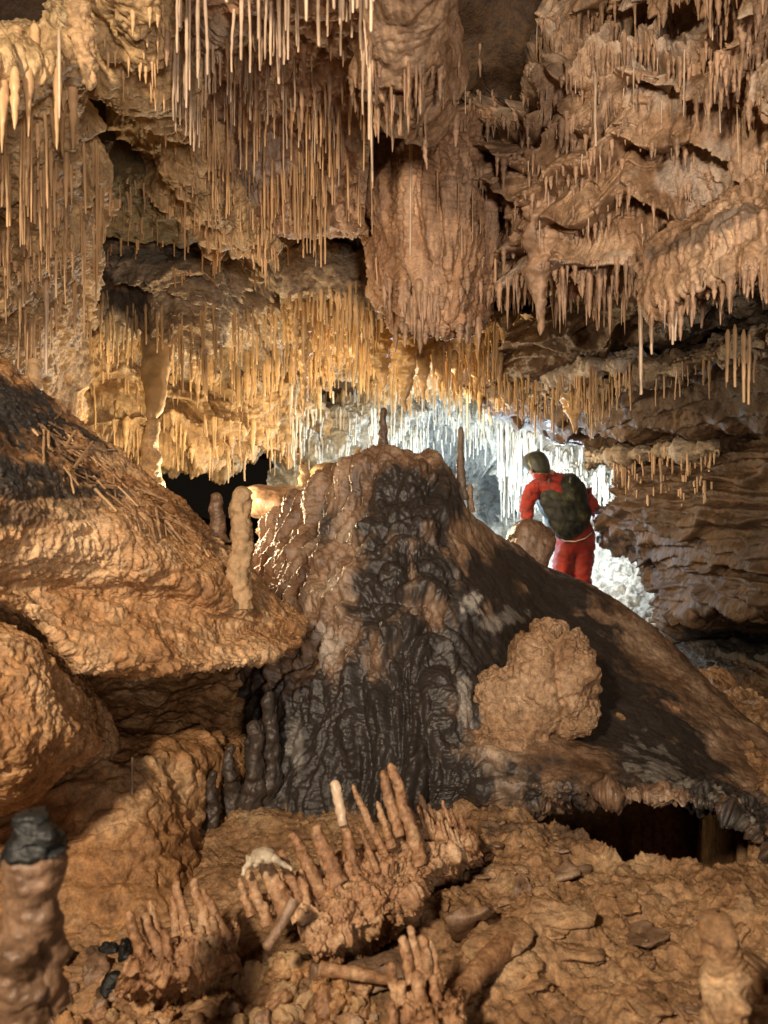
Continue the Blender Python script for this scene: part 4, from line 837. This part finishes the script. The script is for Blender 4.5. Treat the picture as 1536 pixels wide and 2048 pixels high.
for o_, am in ((body, .012),):
    wr = np.array([v.co[:] for v in o_.data.vertices]); nn = np.array([v.normal[:] for v in o_.data.vertices]); wr = wr+nn*(am*1.3*fbm(wr*np.array([1,1,2.6]), 10, 4, .6))[:, None]
    o_.data.vertices.foreach_set('co', wr.astype(np.float32).ravel()); o_.data.update()
vest['label'] = 'black vest mottled with olive mud'
hemJ = [A(1116,1075,-.10), A(1130,1082,-.17), A(1150,1083,-.19), A(1170,1077,-.16), A(1184,1066,-.08)]
skin('waist_hem', [(p, .0045) for p in hemJ], [(i, i+1) for i in range(4)], [M['hem']], person, root, 1)
for sx in ((1098,958,1080,985), (1140,958,1158,985)):
    skin('shoulder_strap', [(A(sx[0],sx[1]+8,-.24), .010), (A(sx[0]+1,sx[1]-2,-.18), .011), (A(sx[0]+2,sx[1]-6,-.08), .010)], [(0,1),(1,2)], [M['glove']], person, root, 1)
# cap over the head
V, F = blob('', A(1073,931,-.19)-root, (.100,.112,.118), lambda P: .007*fbm(P, 12, 3), None, '', '', 40, rot=-.3); keep = V[F].mean(1)[:, 2] > (A(1073,949)-root)[2]
mesh_np('cap', V, F[keep], M['helmet'], person)
for sx in (1052, 1094):
    V, F = blob('', A(sx,942,-.16)-root, (.009,.018,.026), lambda P: 0*P[:,0], None, '', '', 12); mesh_np('ear', V, F, M['skin'], person)
V, F = blob('', A(1062,944,-.29)-root, (.013,.022,.018), lambda P: 0*P[:,0], None, '', '', 12); mesh_np('nose', V, F, M['skin'], person)
# gloved hands: palm, four unequal fingers and a thumb, skinned chains
def hand(c, d, side, spread=1.):
    c = np.array(c); d = np.array(d)/np.linalg.norm(d); s = np.array(side)/np.linalg.norm(side); up = np.cross(s, d)
    pts = [(c, (.034,.022)), (c+d*.045, (.040,.02)), (c+d*.085, (.036,.016))]; ed = [(0,1),(1,2)]
    o = skin('glove', pts, ed, [M['glove']], person, root, 1)
    for i, (off, ln) in enumerate(((-.027,.065),(-.009,.078),(.009,.074),(.027,.058))):
        a = c+d*.078+s*off; b = a+d*ln*.5-up*.006; e = b+d*ln*.35-up*.022; f = e+d*ln*.1-up*.02
        skin('finger', [(a,.0105),(b,.010),(e,.009),(f,.008)], [(0,1),(1,2),(2,3)], [M['glove']], o, root, 1)
    a = c+d*.02-s*.034; b = a-s*.022+d*.03; e = b+d*.03-s*.004-up*.01
    skin('thumb', [(a,.013),(b,.011),(e,.009)], [(0,1),(1,2)], [M['glove']], o, root, 1)
hand(A(1202,1064,-.02), (.35,-.05,-.9), (.9,0,.35))
hand(A(1063,1082,-.36), (.1,-.5,-.8), (1,.1,0))
for o in list(person.children):                       # fingers were built relative to the thing's base
    pass
# boots
for bx in ((1112,1282,-.02), (1170,1287,.06)):
    V, F = blob('', A(*bx)-root, (.055,.14,.045), lambda P: .003*fbm(P, 20, 3), None, '', '', 20); mesh_np('boot', V, F, M['glove'], person)
# ------------------------------------------------------------------ light and camera
def lamp(name, loc, target, W, col, size, kind='AREA', spot=2.4, blend=.6):
    L = bpy.data.lights.new(name, kind); L.energy = W; L.color = col
    if kind == 'AREA': L.shape = 'DISK'; L.size = size
    else: L.shadow_soft_size = size
    if kind == 'SPOT': L.spot_size = spot; L.spot_blend = blend
    o = bpy.data.objects.new(name, L); C.objects.link(o); o.location = loc
    o.rotation_euler = (Vector(target)-Vector(loc)).to_track_quat('-Z', 'Y').to_euler(); return o
WARM = (1.0,.80,.58)
lamp('key_lamp', (-.85,-.7,2.45), (-.1,3,1.2), 400, WARM, .10, 'SPOT', 2.25, .9)
lamp('ceiling_fill', (.5,-1.1,1.6), (.25,3,2.75), 290, (1,.85,.72), .2, 'SPOT', 1.5, 1.)  # unseen fill light added to brighten the ceiling
lamp('chamber_lamp', tuple(at(400,1010,4.45)), tuple(at(420,650,5.5)), 68, (1.0,.76,.46), .1, 'POINT')
lamp('chamber_lamp', tuple(at(800,960,5.6)), tuple(at(700,650,5.5)), 85, (1.0,.76,.46), .12, 'POINT')
lamp('headlamp', tuple(at(1115,985,7.0)), tuple(at(1150,950,8)), 90, (.72,.86,1.0), .08, 'POINT')
lamp('far_lamp', tuple(at(900,1030,7.4)), tuple(at(900,950,9)), 95, (.55,.78,1.0), .15, 'POINT')
w = bpy.data.worlds.new('World'); S.world = w; w.use_nodes = True
bg = w.node_tree.nodes['Background']; bg.inputs[0].default_value = (.30,.22,.16,1); bg.inputs[1].default_value = .02
cd = bpy.data.cameras.new('camera'); cam = bpy.data.objects.new('camera', cd); C.objects.link(cam); S.camera = cam
cam.location = CAM; cam.rotation_euler = (math.pi/2, 0, 0)
cd.sensor_fit = 'VERTICAL'; cd.sensor_height = 36; cd.sensor_width = 27; cd.lens = FPX/2048*36; cd.clip_start = .05; cd.clip_end = 100
cd.dof.use_dof = True; cd.dof.focus_distance = 3.2; cd.dof.aperture_fstop = 4.0
S.view_settings.view_transform = 'Standard'; S.view_settings.look = 'None'; S.view_settings.exposure = .16; S.view_settings.gamma = 1
S.render.resolution_x = 768; S.render.resolution_y = 1024
